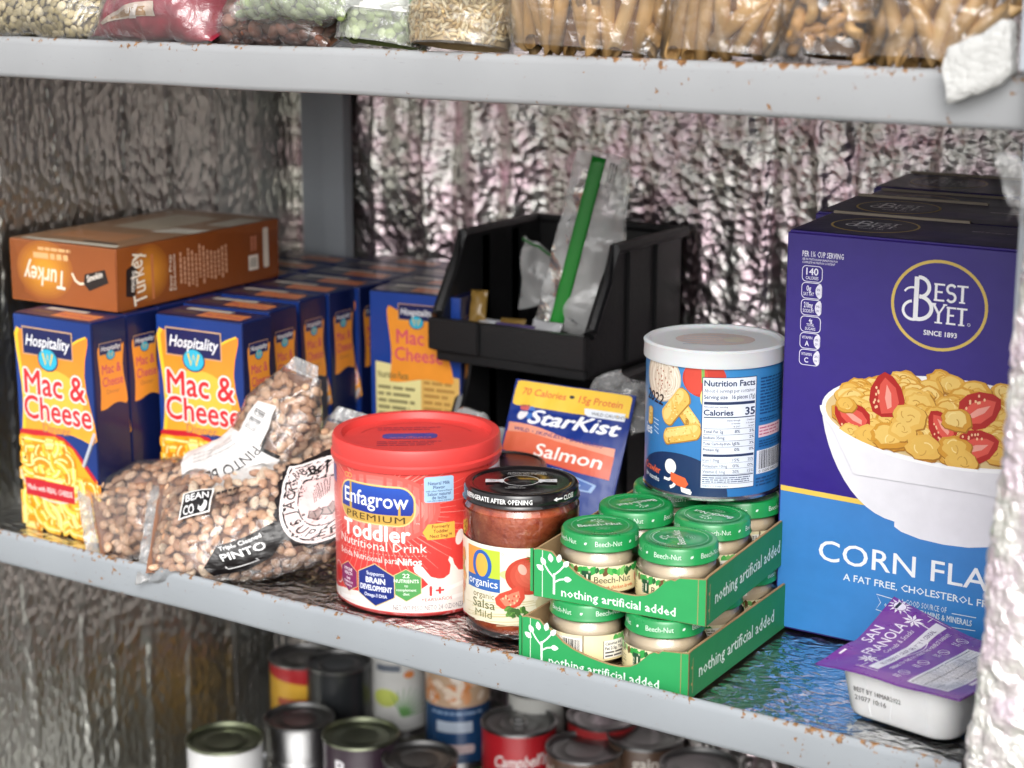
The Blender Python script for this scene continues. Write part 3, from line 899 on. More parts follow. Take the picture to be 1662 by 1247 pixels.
def berry(x, y, s, rot, L):
    ca, sa = math.cos(rot), math.sin(rot); f = lambda u, v: (x + (u * ca - v * sa) * s, y + (u * sa + v * ca) * s)
    P = [f(*p) for p in [(0, 1.15), (.35, .95), (.7, .45), (.82, -.1), (.7, -.6), (.3, -.85), (-.3, -.85), (-.7, -.6), (-.82, -.1), (-.7, .45), (-.35, .95)]]
    A.poly(P, '#b3231f', L); A.poly([f(px, py) for px, py in [(0, .9), (.45, .45), (.55, -.2), (.35, -.65), (-.3, -.7), (-.4, 0), (-.25, .6)]], '#e0574a', L + .01)
    A.poly([f(px, py) for px, py in [(.05, .6), (.22, .2), (.2, -.4), (0, -.5), (-.08, 0)]], '#f0a294', L + .02)
    for k in range(9): A.ell(*f(-.62 + rg.uniform(0, .35), rg.uniform(-.5, .5)), .05 * s, .07 * s, '#f2c49a', L + .03, 8)
FL = []
for i in range(150):
    x = rg.uniform(.051, .214); e = 1 - ((x - .131) / .10) ** 2; y = rg.uniform(.152 + .018 * abs(x - .131) / .09, .176 + .032 * max(e, 0) ** .6)
    FL.append((y, x))
FL.sort(reverse=True)
for i, (y, x) in enumerate(FL): flake(x, y, rg.uniform(.0070, .0105), 4 + i * .027)
berry(.0825, .190, .0165, .12, 8.2); berry(.058, .171, .0145, 1.1, 8.2); berry(.150, .190, .0160, -1.0, 8.2); berry(.125, .174, .0125, .7, 8.2); berry(.150, .164, .0150, -1.2, 8.2)
for x, y, r in ((.100, .178, .0115), (.085, .162, .012), (.112, .158, .0115), (.070, .160, .010), (.135, .160, .011), (.140, .152, .010), (.056, .161, .008), (.135, .181, .010), (.095, .168, .009), (.052, .181, .007)): flake(x, y, r, 8.5 + x)
A.poly([(.0325, .178), (.034, .170)] + [(.131 + .0985 * math.cos(R(a)), .178 + .032 * math.sin(R(a))) for a in range(183, 360, 6)] + [(.231, .17), (.20, .13), (.06, .13)], '#eceaf0', 9)
A.line([(.131 + .0985 * math.cos(R(a)), .178 + .032 * math.sin(R(a))) for a in range(180, 361, 6)], .0022, '#fbfafc', 9.5)
# round badge
def badge(A, x, y, s, L, ry=1.0, ringc='#d9bb62'):
    f = lambda u, v: (x + u * s, y + v * s * ry)
    A.ring(x, y, .0352 * s, .0322 * s * ry, .0022 * s, ringc, L)
    W = '#f3f2f6'
    def st(p, w): A.line([f(*q) for q in p], w * s, W, L + 1)
    def bar(x0, y0, x1, y1): A.poly([f(x0, y0), f(x1, y0), f(x1, y1), f(x0, y1)], W, L + 1)
    def curve(cx, cy, rx, rv, a0, a1, w): A.line([f(cx + rx * math.cos(R(a0 + (a1 - a0) * i / 14)), cy + rv * math.sin(R(a0 + (a1 - a0) * i / 14))) for i in range(15)], w * s, W, L + 1)
    bar(-.0185, -.0110, -.0150, .0190)
    curve(-.0150, .0118, .0075, .0070, 95, -85, .0026); curve(-.0150, -.0028, .0098, .0082, 88, -95, .0028)
    curve(-.0185, -.0050, .0075, .0066, 100, 300, .0020); curve(-.0195, .0062, .0062, .0050, 60, 160, .0014)
    # EST over YET with slab ends
    def E(x0, y0, h, w): bar(x0, y0, x0 + .0019, y0 + h); bar(x0 - .0005, y0 + h - .0013, x0 + w, y0 + h); bar(x0, y0 + h * .47, x0 + w * .8, y0 + h * .47 + .0013); bar(x0 - .0005, y0, x0 + w, y0 + .0013)
    def T(x0, y0, h, w): bar(x0 + w / 2 - .001, y0, x0 + w / 2 + .001, y0 + h); bar(x0, y0 + h - .0013, x0 + w, y0 + h); bar(x0 + w / 2 - .0022, y0, x0 + w / 2 + .0022, y0 + .001)
    E(-.0035, .0032, .0125, .0072)
    curve(.0085, .0124, .0030, .0029, 30, 270, .0018); curve(.0085, .0066, .0030, .0030, 90, -150, .0018)
    T(.0125, .0032, .0125, .0080)
    st([(-.0040, .0012), (.0002, -.0058)], .0018); st([(.0044, .0012), (.0002, -.0058)], .0013); bar(-.0008, -.0122, .0012, -.0055)
    bar(-.0055, .0006, -.002, .0016); bar(.003, .0006, .006, .0016); bar(-.0026, -.0125, .003, -.0115)
    E(.0062, -.0125, .0125, .0064); T(.0130, -.0125, .0125, .0076)
    A.ring(*f(.0222, -.0112), .0011 * s, .0011 * s, .0003 * s, W, L + 1, 14)
    A.txt('SINCE 1893', *f(.002, -.0215), .0036 * s * ry, W, L + 1, .02, w=.024 * s)
badge(A, .1172, .2604, 1.0, 3)
# nutrition strip
W = '#e9e7f4'
A.txt('PER 1¼ CUP SERVING', .013, .2862, .0042, W, 3, .02, al='L', w=.0318)
A.txt('SEE NUTRITION INFORMATION FOR', .013, .2835, .0016, W, 3, .01, al='L', w=.0275); A.txt('COMPLETE NUTRITION CONTENT', .013, .2812, .0016, W, 3, .01, al='L', w=.0255)
rows = [('140', 'CALORIES', ''), ('0g', 'SAT FAT', '0%'), ('210mg', 'SODIUM', '9%'), ('4g', 'TOTAL', ''), ('VITAMIN', 'A', '10%'), ('VITAMIN', 'C', '20%')]
for i, (a, b, d) in enumerate(rows):
    y1 = .2797 - i * .01235; y0 = y1 - .0119; x0, x1 = .0131, .0292
    A.rrect(x0, y0, x1, y1, .0032, W, 2); A.rrect(x0 + .0005, y0 + .0005, x1 - .0005, y1 - .0005, .0029, '#33217f', 3)
    if d:
        A.poly([(x1 - .0006, y0 + .002), (x1 - .0012, y0 + .0008)] + [(x1 - .0008 - .0042 * math.sin(R(k)), (y0 + y1) / 2 - .0054 * math.cos(R(k))) for k in range(0, 181, 15)] + [(x1 - .0006, y1 - .002)], W, 4)
        A.txt(d, x1 - .0026, (y0 + y1) / 2 + .0004, .0018, '#33217f', 5, w=.0026); A.txt('DV', x1 - .0026, (y0 + y1) / 2 - .0028, .0018, '#33217f', 5, w=.002)
    cx = (x0 + x1) / 2 - (.0022 if d else 0)
    if i == 0: A.txt(a, cx, y0 + .0052, .0052, W, 4, .02, w=.0092); A.txt(b, cx, y0 + .0018, .0024, W, 4, .01, w=.0098)
    elif i < 3: A.txt(a, cx, y0 + .0058, .0040, W, 4, .02, w=.0035 if i == 1 else .0068); A.txt(b, cx, y0 + .0022, .0026, W, 4, .01, w=.0082)
    elif i == 3: A.txt(a, cx, y0 + .0074, .0030, W, 4, .02, w=.0026); A.txt('TOTAL', cx, y0 + .0044, .0022, W, 4, .01, w=.006); A.txt('SUGARS', cx, y0 + .0016, .0022, W, 4, .01, w=.008)
    else: A.txt(a, cx, y0 + .0073, .0022, W, 4, .01, w=.0082); A.txt(b, cx, y0 + .0022, .0038, W, 4, .02, w=.0030)
# lower lettering
A.txt('CORN FLAKES', .0348, .0600, .0165, '#f4f6fa', 3, .006, al='L', w=.172, sp=1.02)
A.txt('A FAT FREE, CHOLESTEROL FREE FOOD', .055, .0478, .0055, '#e9f0f8', 3, .012, al='L', w=.143)
A.txt('A GOOD SOURCE OF', .1005, .0378, .0046, '#e4edf7', 3, .004, al='L', w=.0345)
A.txt('9 ESSENTIAL VITAMINS & MINERALS', .088, .0318, .0046, '#e4edf7', 3, .02, al='L', w=.066)
for p in ([(.0985, .0402), (.0815, .0418), (.085, .0360), (.0815, .0300), (.0955, .0282)], [(.139, .0385), (.157, .0388)], [(.110, .0265), (.157, .0290)]): A.line(p, .0006, '#e4edf7', 3)
A.build('front_print', CORN, on_plane((0, -.0004, 0), (1, 0, 0), (0, 0, 1)), CARTON)
A = Art()
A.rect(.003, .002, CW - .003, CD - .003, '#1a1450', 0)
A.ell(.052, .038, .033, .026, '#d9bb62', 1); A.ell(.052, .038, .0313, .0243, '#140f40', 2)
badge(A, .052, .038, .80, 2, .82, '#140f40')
A.rect(.09, .016, .19, .036, '#211b5e', 1)
A.txt('BEST IF USED BY', .122, .044, .0035, '#b8b4d0', 2, .01, al='L', w=.030)
for i in range(26): A.rect(.03 + i * .006, .0006, .034 + i * .006, .0016, '#0c0930', 2)
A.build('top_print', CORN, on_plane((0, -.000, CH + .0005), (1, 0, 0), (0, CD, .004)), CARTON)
bm = bmesh.new(); bm_box(bm, .004, CD - .002, CH + .0035, .110, CD + .0006, CH + .0062)
from_bm('lid_flap', bm, KRAFT, CORN, False, '#a99c8c')
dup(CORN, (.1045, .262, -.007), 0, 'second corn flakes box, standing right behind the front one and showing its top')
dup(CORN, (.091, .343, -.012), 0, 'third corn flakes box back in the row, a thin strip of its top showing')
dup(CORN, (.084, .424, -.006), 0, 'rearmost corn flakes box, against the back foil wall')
# ---------------------------------------------------------------- red formula can
CAMP = Vector((.685, -1.039, 0))
def face_cam(x, y): 
    d = Vector((x, y, 0)) - CAMP
    return math.atan2(d.y, d.x) - math.pi / 2
RC = .0640
t = thing('formula_can', 'red toddler drink can with a wide red plastic lid, between beans and salsa', 'can', (-.1565, .100, -.010), face_cam(-.1565, .100))
t.scale = (1.035, 1.035, 1.015)
lathe('body', [(0, .001), (.060, .001), (.0615, 0), (RC - .0012, .0012), (RC - .0006, .003), (RC - .001, .004), (RC - .001, .118), (0, .119)], printed(.3, .03, .3), t, 96, '#d83a38')
A = Art()
RED = '#dd3f3c'
A.rect(-.20, .0035, .20, .1185, vgrad('#dc3a38', '#e2453f', 0, .11), 0)
rg = random.Random(3)
for i in range(70):
    a = 2 * math.pi * i / 70; r0 = .036; r1 = rg.uniform(.055, .085)
    c0 = (-.038 , .086); p = lambda r: (c0[0] + r * math.cos(a), min(max(c0[1] + r * math.sin(a) * .8, .004), .118))
    A.line([p(r0 * .6), p(r1)], .0012, '#f08a80', 1, .0002)
for k in range(5): A.ell(-.038, .085, .050 - k * .004, .028 - k * .003, mixc('#e0463f', '#f3a59a', (k + 1) / 6), 1.2 + k * .2, 40)
# splash of milk
MILK = '#f1e8e2'
P = [(-.20, .0035), (-.20, .012), (-.088, .010), (-.075, .013), (-.05, .016), (-.028, .020), (-.012, .0225), (-.004, .022), (.002, .026), (-.002, .031), (-.008, .036), (-.009, .040), (-.006, .042), (-.002, .040), (.001, .036), (.004, .032), (.010, .030), (.014, .030), (.0185, .033), (.0195, .040), (.0175, .044), (.0185, .047), (.021, .045), (.0225, .040), (.026, .035), (.033, .034), (.038, .041), (.039, .052), (.037, .062), (.041, .066), (.047, .062), (.052, .050), (.06, .046), (.075, .052), (.20, .050), (.20, .0035)]
A.poly(P, MILK, 2); A.ell(-.0085, .0255, .0018, .0022, MILK, 2, 16); A.ell(.027, .061, .0032, .0062, MILK, 2, 20, -.25)
for q in ([(-.08, .006), (-.02, .014), (.02, .022), (.05, .030)], [(-.03, .008), (.03, .015), (.07, .030)]): A.line(q, .003, '#fbf6f2', 2.5)
# badge
def rr_logo(x0, y0, x1, y1, r, c, L): A.rrect(x0, y0, x1, y1, r, c, L)
A.rrect(-.0745, .0715, -.0065, .1030, .0125, '#e9cf8a', 4); A.rrect(-.0735, .0725, -.0075, .1020, .0118, '#c8a04c', 4.3)
A.poly([(-.0732, .0815), (-.0730, .0900)] + [(-.062 + .011 * math.cos(R(a)), .0905 + .0110 * math.sin(R(a))) for a in range(170, 89, -12)] + [(-.019 + .011 * math.cos(R(a)), .0905 + .0110 * math.sin(R(a))) for a in range(90, -1, -12)] + [(-.0082, .0835), (-.010, .0805), (-.04, .0800)], vgrad('#1c2d8f', '#2a55b8', .080, .102), 5)
A.txt('Enfagrow', -.0405, .0857, .0118, '#fbfbfd', 6, .01, w=.057)
A.txt('PREMIUM', -.0405, .0742, .0052, '#4a3416', 6, .0, w=.052, sp=1.1)
A.ring(-.0665, .1062, .0025, .0020, .0006, '#e0b060', 4, 16); A.ring(-.0625, .1062, .0025, .0020, .0006, '#e0b060', 4, 16)
A.txt('TM', -.0052, .0735, .0014, '#f7d9d2', 4)
A.txt('Toddler', -.041, .0592, .0128, '#fdf6f3', 4, .03, w=.060, sp=1.04)
A.txt('Nutritional Drink', -.0375, .0515, .0072, '#fbe6e0', 4, .004, w=.078)
for i in range(30): A.ell(-.072 + i * .0025, .0487, .00045, .00045, '#f2b3a8', 4, 8)
A.txt('Bebida Nutricional para', -.0485, .0420, .0054, '#fbe6e0', 4, .004, w=.056); A.txt('Niños', -.0115, .0415, .0056, '#fff4f0', 4, .03, w=.0175)
def hexa(cx, cy, w, h, c, L):
    P = lambda k: [(cx, cy + h * k), (cx + w * k, cy + h * .5 * k), (cx + w * k, cy - h * .5 * k), (cx, cy - h * k), (cx - w * k, cy - h * .5 * k), (cx - w * k, cy + h * .5 * k)]
    A.poly(P(1.05), '#dcc48e', L); A.poly(P(1), c, L + .4)
hexa(-.0388, .0235, .0153, .0165, '#20317f', 5); hexa(-.0143, .0255, .0108, .0125, '#57a05a', 4); hexa(-.0668, .0245, .0102, .0118, '#8a2c62', 4)
A.ell(-.0835, .0235, .0075, .0090, '#f2e6df', 4); A.ell(-.0835, .0235, .0068, .0083, '#cf3434', 4.5)
for s, y, h, w, b in (('Supports', .0310, .0030, .0150, .01), ('BRAIN', .0248, .0045, .0165, .035), ('DEVELOPMENT', .0188, .0042, .0272, .035), ('Omega-3 DHA', .0138, .0028, .0195, .02)): A.txt(s, -.0388, y, h, '#eef1fb', 6, b, w=w)
for s, y, h, w, b in (('22', .0315, .0034, .0052, .02), ('NUTRIENTS', .0275, .0028, .0185, .02), ('to', .0242, .0022, .0026, .01), ('complement', .0208, .0022, .0150, .01), ('diet', .0175, .0022, .0048, .01)): A.txt(s, -.0143, y, h, '#f2faee', 6, b, w=w)
for s, y, h, w in (('IMMUNE', .0292, .0026, .0105), ('HEALTH', .0258, .0026, .0100), ('Dual', .0222, .0020, .0045), ('Prebiotics &', .0194, .0018, .0110), ('Vitamins', .0166, .0018, .0090)): A.txt(s, -.0668, y, h, '#f6e6ee', 6, .02, w=w)
A.txt('1+', .0085, .0170, .0078, '#d4393a', 4, .03, w=.0105); A.txt('YEARS/AÑOS', .0085, .0125, .0026, '#c9504c', 4, .008, w=.0235)
A.txt('NET WT/PESO NETO 24 OZ/ONZAS (1.5 LB) 680 g', -.0245, .0055, .0042, '#9a8c90', 4, .004, al='L', w=.078)
A.rrect(-.0003, .0905, .0222, .1105, .002, '#a9cbe6', 4); A.rect(-.0003, .104, .0222, .1095, '#a9cbe6', 4.1)
for s, y, h, w in (('Natural Milk', .1042, .0026, .0165), ('Flavor', .1010, .0026, .0090), ('with other Natural Flavor', .0987, .0014, .0200), ('Sabor natural', .0958, .0026, .0175), ('de leche', .0930, .0026, .0110), ('con otro sabor natural', .0912, .0014, .0180)): A.txt(s, .0110, y, h, '#273a7a', 5, .012, w=w)
A.poly([(-.0018, .0672), (.0022, .0735), (.0228, .0742), (.0232, .0615), (.0018, .0612)], '#efb64b', 4)
for s, y, w in (('Formerly', .0702, .0135), ('Toddler', .0665, .0115), ('Next Step™', .0628, .0168)): A.txt(s, .0120, y, .0027, '#6e2a22', 5, .012, w=w)
A.rrect(.044, .040, .105, .1085, .002, '#eef0f6', 4); A.txt('Nutrition Facts/Datos', .046, .1035, .0030, '#1c2150', 5, .02, al='L', w=.034); A.smallprint(.046, .045, .10, .100, 16, '#3b3f66', 5, .45, .1, 8)
A.rect(-.20, .095, -.0860, .1085, '#3a3490', 3); A.smallprint(-.15, .06, -.09, .094, 8, '#f7c8c0', 3, .4)
A.build('wrap_print', t, on_cyl(RC - .0009, 0, .085), printed(.3, .02, .3), (.004, 0))
LID = printed(.42, .04)
lathe('lid', [(RC - .0003, 0.1135), (RC + .0010, 0.1127), (RC + .0014, 0.1140), (RC + .0014, 0.1170), (RC + .0002, 0.1185), (RC + .0004, 0.1280), (RC - .0008, 0.1303), (RC - .0035, 0.1307), (RC - .0065, 0.1300), (RC - .0078, 0.1275), (RC - .0085, 0.1253), (RC - .012, 0.1245), (.03, 0.1243), (0, 0.1243)], LID, t, 96, '#dc423e')
A = Art()
A.rrect(-.026, -.004, .016, .012, .006, '#3b3c94', 1); A.txt('Enfagrow', -.005, .001, .0065, '#c25a78', 2, .01, rot=math.pi, w=.032)
A.txt('PREMIUM', -.004, -.003, .003, '#7a3a70', 2, rot=math.pi, w=.03)
for y in (-.014, -.019, -.024, .022, .028): A.smallprint(-.03, y, .02, y + .003, 1, '#8a2440', 1, .6, .2, int(y * 1000))
A.arc(0, 0, .045, 20, 160, .0008, '#a82628', 1)
A.build('lid_print', t, lambda u, v, z: Vector((u, v, .1245 + z)), PAPER)

# ---------------------------------------------------------------- salsa jar
GLASS = NT('jar_glass'); GLASS.b.inputs['Base Color'].default_value = (1, 1, 1, 1); GLASS.b.inputs['Roughness'].default_value = .03; GLASS.b.inputs['Transmission Weight'].default_value = 1
def glass_film(name, tint=(.97, .985, .98), rough=.04):
    t = NT(name); t.t.nodes.remove(t.b)
    v = t.coords()
    nr = t.bump(t.noise(v, 40, 2), .10, .004)
    tr = t.n('BsdfTransparent'); tr.inputs[0].default_value = tint + (1,)
    gs = t.n('BsdfGlossy', Roughness=rough); t.l(nr, gs.inputs['Normal'])
    fr = t.n('Fresnel', IOR=1.52); t.l(nr, fr.inputs['Normal'])
    m = t.n('MixShader'); t.l(t.math('MULTIPLY', fr.outputs[0], 1.8), m.inputs[0]); t.l(tr.outputs[0], m.inputs[1]); t.l(gs.outputs[0], m.inputs[2]); t.l(m.outputs[0], t.out.inputs[0])
    return t.m
GLASS = glass_film('jar_glass')
def chunky(name, stops, scale, rough=.35, bump=.5):
    t = NT(name); v = t.coords()
    c = t.ramp(t.noise(v, scale, 5, .6), stops)
    t.l(c, t.b.inputs['Base Color']); t.b.inputs['Roughness'].default_value = rough
    t.l(t.bump(t.noise(v, scale * 1.4, 3), bump, .003), t.b.inputs['Normal'])
    return t.m
SALSA = chunky('salsa_sauce', [(.28, lin('#a03420')), (.45, lin('#c85834')), (.6, lin('#d66a42')), (.72, lin('#e39058')), (.8, lin('#a36a34'))], 130)
RJ = .0415
t = thing('salsa_jar', 'glass jar of red salsa with a black lid and cream organic label', 'jar', (-.0445, .080, -.010), face_cam(-.0445, .080))
t.scale = (1.075, 1.075, 1.03)
lathe('sauce', [(0, .004), (.034, .004), (.0385, .009), (.0392, .014), (.0392, .0875), (.0365, .0975), (.034, .1015), (0, .1015)], SALSA, t, 64)
lathe('glass', [(.0, .0005), (.034, .0), (.0385, .002), (.0408, .006), (.0410, .012), (RJ - .0009, .0135), (RJ - .0009, .0730), (.0411, .0745), (.0409, .0940), (.0395, .0940), (.0372, .0980), (.0366, .1000), (.0378, .1015), (.0366, .1027), (.0366, .1065)], GLASS, t, 72)
A = Art()
A.rect(-.135, .0138, .135, .0722, vgrad('#e6dcc0', '#f3eedd', .012, .06), 0)
rg = random.Random(9)
for i in range(26):
    y = .0145 + i * .0007; x = rg.uniform(-.03, .04); A.line([(x - .02, y - .002), (x + rg.uniform(.01, .03), y + .003)], .0005, rg.choice(['#d8cba6', '#e9e0c6', '#cfc092']), 1)
A.rect(-.0445, .0475, -.0298, .0690, '#ef9a45', 2); A.rect(-.0298, .0475, -.0148, .0690, '#b9cf3c', 2); A.rect(-.0445, .0378, -.0148, .0478, '#2f62ad', 3)
A.ring(-.0297, .0565, .0086, .0113, .0026, '#2a5fb4', 4)
A.ell(-.0297, .0565, .0050, .0092, '#e8b04a', 3.2); A.ring(-.0297, .0565, .0078, .0110, .0022, '#2a5fb4', 4.2)
A.txt('organics', -.0297, .0408, .0062, '#f2f5fb', 5, .006, w=.0265)
A.txt('organic', -.0285, .0318, .0050, '#857a52', 3, .0, w=.0190); A.txt('Salsa', -.0285, .0242, .0068, '#6c6f49', 3, .006, w=.0200); A.txt('Mild', -.0285, .0172, .0056, '#7b7d52', 3, .002, w=.0150)
for k in range(6): A.ell(.0055 + k * .0008, .0515 - k * -.0004, .0165 - k * .0026, .0140 - k * .0022, mixc('#c0402c', '#e57a62', k / 6), 4 + k * .15, 32)
A.ell(.0008, .0565, .0028, .0042, '#f3b3a2', 5.2, 16, .4)
for a in range(8):
    q = R(a * 45 + 10); A.line([(.0085, .0645), (.0085 + .006 * math.cos(q), .0645 + .0028 * math.sin(q))], .0013, '#5c6f2c', 6, .0003)
A.line([(.0085, .0645), (.0075, .0685)], .0010, '#5c6f2c', 6)
A.poly([(-.0185, .0335), (-.0150, .0375), (-.0075, .0410), (-.0020, .0445), (.0020, .0420), (.0025, .0350), (-.0010, .0295), (-.0075, .0262), (-.0130, .0262), (-.0175, .0290)], '#cf4a36', 6)
A.poly([(-.0150, .0335), (-.0065, .0385), (-.0015, .0405), (-.0005, .0350), (-.0045, .0300), (-.0110, .0285)], '#e98468', 7)
for i in range(16): A.ell(-.007 + rg.gauss(0, .0035), .034 + rg.gauss(0, .0025), .0006, .0009, rg.choice(['#f2c59a', '#c9402e']), 8, 8)
for i in range(18): A.ell(-.0035 + rg.uniform(-.006, .008), .0245 + rg.uniform(-.003, .003), .0026, .0015, rg.choice(['#4d7a35', '#6b9a45', '#3c642b']), 8 + i * .05, 8, rg.uniform(0, 3))
for i in range(12): A.ell(-.055 + rg.uniform(-.004, .004), .06 - i * .0035, .004, .0035, rg.choice(['#d9a05a', '#a9b45a', '#c9703a']), 3 + i * .1, 10)
A.ell(-.005, .052, .010, .004, '#c9d890', 1.5); A.ell(.030, .03, .02, .012, '#d9cba2', 1.5)
A.ring(-.0128, .0672, .0009, .0009, .0002, '#7a7a70', 4, 12)
A.smallprint(-.12, .02, -.062, .066, 12, '#9a8f6a', 2, .4)
A.build('paper_label', t, on_cyl(RJ - .0006), PAPER, (.003, 0))
BLID = printed(.16, .02, .4)
lathe('lid', [(.0368, .1000), (.0402, .0995), (.0412, .1003), (.0410, .1017), (.0402, .1027), (.0402, .1085), (.0392, .1101), (.0370, .1107), (.0345, .1101), (.0335, .1091), (.0300, .1089), (.0140, .1091), (.0125, .1099), (0, .1101)], BLID, t, 80, '#141113')
A = Art()
A.txt('REFRIGERATE AFTER OPENING', -.0195, .1043, .0036, '#f1f1f1', 1, .028, w=.054)
A.txt('CLOSE', .0325, .1043, .0036, '#f1f1f1', 1, .02, al='L', w=.011); A.line([(.0250, .1060), (.0310, .1060)], .0012, '#f1f1f1', 1); A.poly([(.0232, .1060), (.0262, .1077), (.0262, .1043)], '#f1f1f1', 1)
A.build('rim_print', t, on_cyl(.0404), PAPER, (.003, 0))
A = Art()
A.ring(0, 0, .0128, .0128, .0006, '#e8e8e8', 2)
for sx in (-1, 1): A.poly([(sx * .012, -.001), (sx * .013, .004), (sx * .0155, .0028), (sx * .025, .004), (sx * .025, -.004), (sx * .0155, -.003), (sx * .013, -.0055)], '#d9dbdd', 1)
A.txt('REJECT IF', -.0195, .0004, .0018, '#333', 3, w=.007); A.txt('UP', -.0195, -.0022, .0018, '#333', 3, w=.003); A.txt('SAFE', .0198, -.0006, .0018, '#333', 3, w=.006)
A.txt('BUTTON POPS UP WHEN', .004, .0185, .0020, '#dcdcdc', 2, .005, w=.026); A.txt('ORIGINAL SEAL IS BROKEN', .004, .0155, .0020, '#dcdcdc', 2, .005, w=.028)
A.txt('REJECT IF', -.004, -.0165, .0018, '#cfcfcf', 2, w=.010); A.txt('BUTTON IS UP', -.004, -.0195, .0018, '#cfcfcf', 2, w=.014)
A.build('lid_print', t, lambda u, v, z: Vector((u, v, .1101 + z)), PAPER)

# ---------------------------------------------------------------- crunchy snack canister
RG = .0525
GXY = (.060, .188)
t = thing('snack_canister', 'blue puffed snack canister with a frosted plastic lid, on top of the baby food jars', 'can', (GXY[0], GXY[1], .0927), face_cam(*GXY))
STEEL = plain('bright_steel', (.66, .66, .66, 1), .22, 1)
lathe('rim', [(0, .002), (.048, .002), (.0500, .0), (RG + .0003, .0006), (RG + .0005, .0022), (RG - .0006, .0034)], STEEL, t, 80)
lathe('body', [(0, .003), (RG - .0008, .0030), (RG - .0008, .106), (0, .1062)], printed(.34, .02, .2), t, 80, '#2f76b5')
A = Art()
A.rect(-.164, .0035, .164, .106, vgrad('#2c6fb0', '#3a86c2', 0, .1), 0)
A.poly([(-.028 + .040 * math.cos(R(a)) * (1.15 if a > 90 else 1), .0036 + .0310 * math.sin(R(a))) for a in range(0, 181, 6)], '#16305a', 1)
A.rect(-.075, .0035, .004, .0060, '#16305a', .8)
A.txt('Crawler', -.0545, .0160, .0056, '#e8663f', 3, .02, w=.0225, rot=-.05); A.txt('8+ months', -.0545, .0098, .0038, '#e8edf5', 3, .012, w=.0200, rot=-.05)
WH = '#f3f1ee'
A.ell(-.0330, .0235, .0052, .0058, WH, 3); A.poly([(-.0325, .0195), (-.0200, .0165), (-.0175, .0120), (-.0200, .0085), (-.0270, .0100), (-.0325, .0130)], '#e3653c', 4)
A.line([(-.0310, .0150), (-.0345, .0130), (-.0390, .0135)], .0022, WH, 3); A.line([(-.0280, .0120), (-.0300, .0090), (-.0330, .0075)], .0024, WH, 3); A.line([(-.0220, .0110), (-.0215, .0070), (-.0160, .0060)], .0042, WH, 3); A.line([(-.0215, .0070), (-.0150, .0052)], .0026, WH, 3)
A.ell(-.0075, .0930, .0165, .0140, '#c23a2c', 1); A.ell(-.0135, .0935, .0090, .0125, '#d0493a', 1.5); A.line([(-.0085, .1050), (-.0080, .0900)], .0022, '#7fae54', 2)
A.ell(-.0040, .0790, .0060, .0085, '#d9d68a', 2)
CRM = ['#cbb9a5', '#e6d9c8', '#d6c6b2', '#efe5d6']
for k in range(10): A.ell(-.0440 + .0008 * k, .0900 - .0004 * k, .0190 - .0018 * k, .0185 - .0017 * k, CRM[k % 4], 3 + .1 * k, 30)
for i in range(22): A.ell(-.044 + rg.gauss(0, .007), .088 + rg.gauss(0, .007), .0006, .0008, '#a8674e', 4.3, 8)
def puff(x, y, l, w, rot, L):
    ca, sa = math.cos(rot), math.sin(rot); f = lambda u, v: (x + u * ca - v * sa, y + u * sa + v * ca)
    P = []
    for a in range(-90, 91, 18): P.append((l / 2 + w * .45 * math.cos(R(a)), w * .5 * math.sin(R(a))))
    for a in range(90, 271, 18): P.append((-l / 2 + w * .45 * math.cos(R(a)), w * .5 * math.sin(R(a))))
    P = [(u, v + .0008 * math.sin(u * 500)) for u, v in P]
    A.poly([f(u * 1.04, v * 1.08 - .0006) for u, v in P], '#a9792c', L); A.poly([f(u, v) for u, v in P], '#e0b45c', L + .02); A.poly([f(u * .9, v * .5 + w * .14) for u, v in P], '#eecb7e', L + .04)
    for i in range(26):
        u, v = rg.uniform(-l / 2, l / 2), rg.uniform(-w * .4, w * .4); A.ell(*f(u, v), .0007, .0005, rg.choice(['#f4dc9c', '#c9963e', '#d9a84a']), L + .06, 7)
puff(-.0300, .0700, .020, .0130, R(55), 6); puff(-.0190, .0640, .016, .0105, R(-48), 5); puff(-.0245, .0500, .022, .0115, R(18), 5.5); puff(-.058, .058, .008, .007, R(80), 5)
for i in range(4): A.line([(-.053 + i * .0005, .0570 - i * .0030), (-.046, .0560 - i * .0034)], .0006, '#cfe0f0', 3)
A.txt('ies', -.0605, .0440, .0080, '#eef4fb', 3, .02, w=.011)
A.txt('2022', -.0520, .0700, .0085, '#1c1416', 8, .012, w=.021, shear=.15, rot=-.1)
# facts panel
B = '#24365c'
A.rect(-.0085, .0100, .0330, .0945, B, 4); A.rect(-.0080, .0105, .0325, .0940, '#e2e8f4', 4.5)
def ft(s, x, y, h, al='L', w=None, b=.0, c=B): A.txt(s, x, y, h, c, 6, b, al=al, w=w)
ft('Nutrition Facts', -.0070, .0880, .0046, w=.0385, b=.028); ft('About 6 servings per container', -.0070, .0832, .0030, w=.0385); ft('Serving size', -.0070, .0784, .0031, w=.0170, b=.015); ft('16 pieces (7g)', .0318, .0784, .0031, 'R', .0185, .012)
A.rect(-.0070, .0740, .0318, .0762, B, 6); ft('Amount per serving', -.0070, .0718, .0014, w=.0175, b=.015); ft('Calories', -.0070, .0660, .0044, w=.0215, b=.03); ft('35', .0318, .0660, .0058, 'R', .0078, .03)
A.rect(-.0070, .0640, .0318, .0648, B, 6); ft('Infants through', .0200, .0615, .0012, 'R', .010, .012); ft('12 months', .0200, .0592, .0012, 'R', .007, .012); ft('Children', .0318, .0615, .0012, 'R', .0065, .012); ft('1-3 years', .0318, .0592, .0012, 'R', .007, .012); ft('% DV*', .0200, .0568, .0012, 'R', .005, .012); ft('% DV*', .0318, .0568, .0012, 'R', .005, .012)
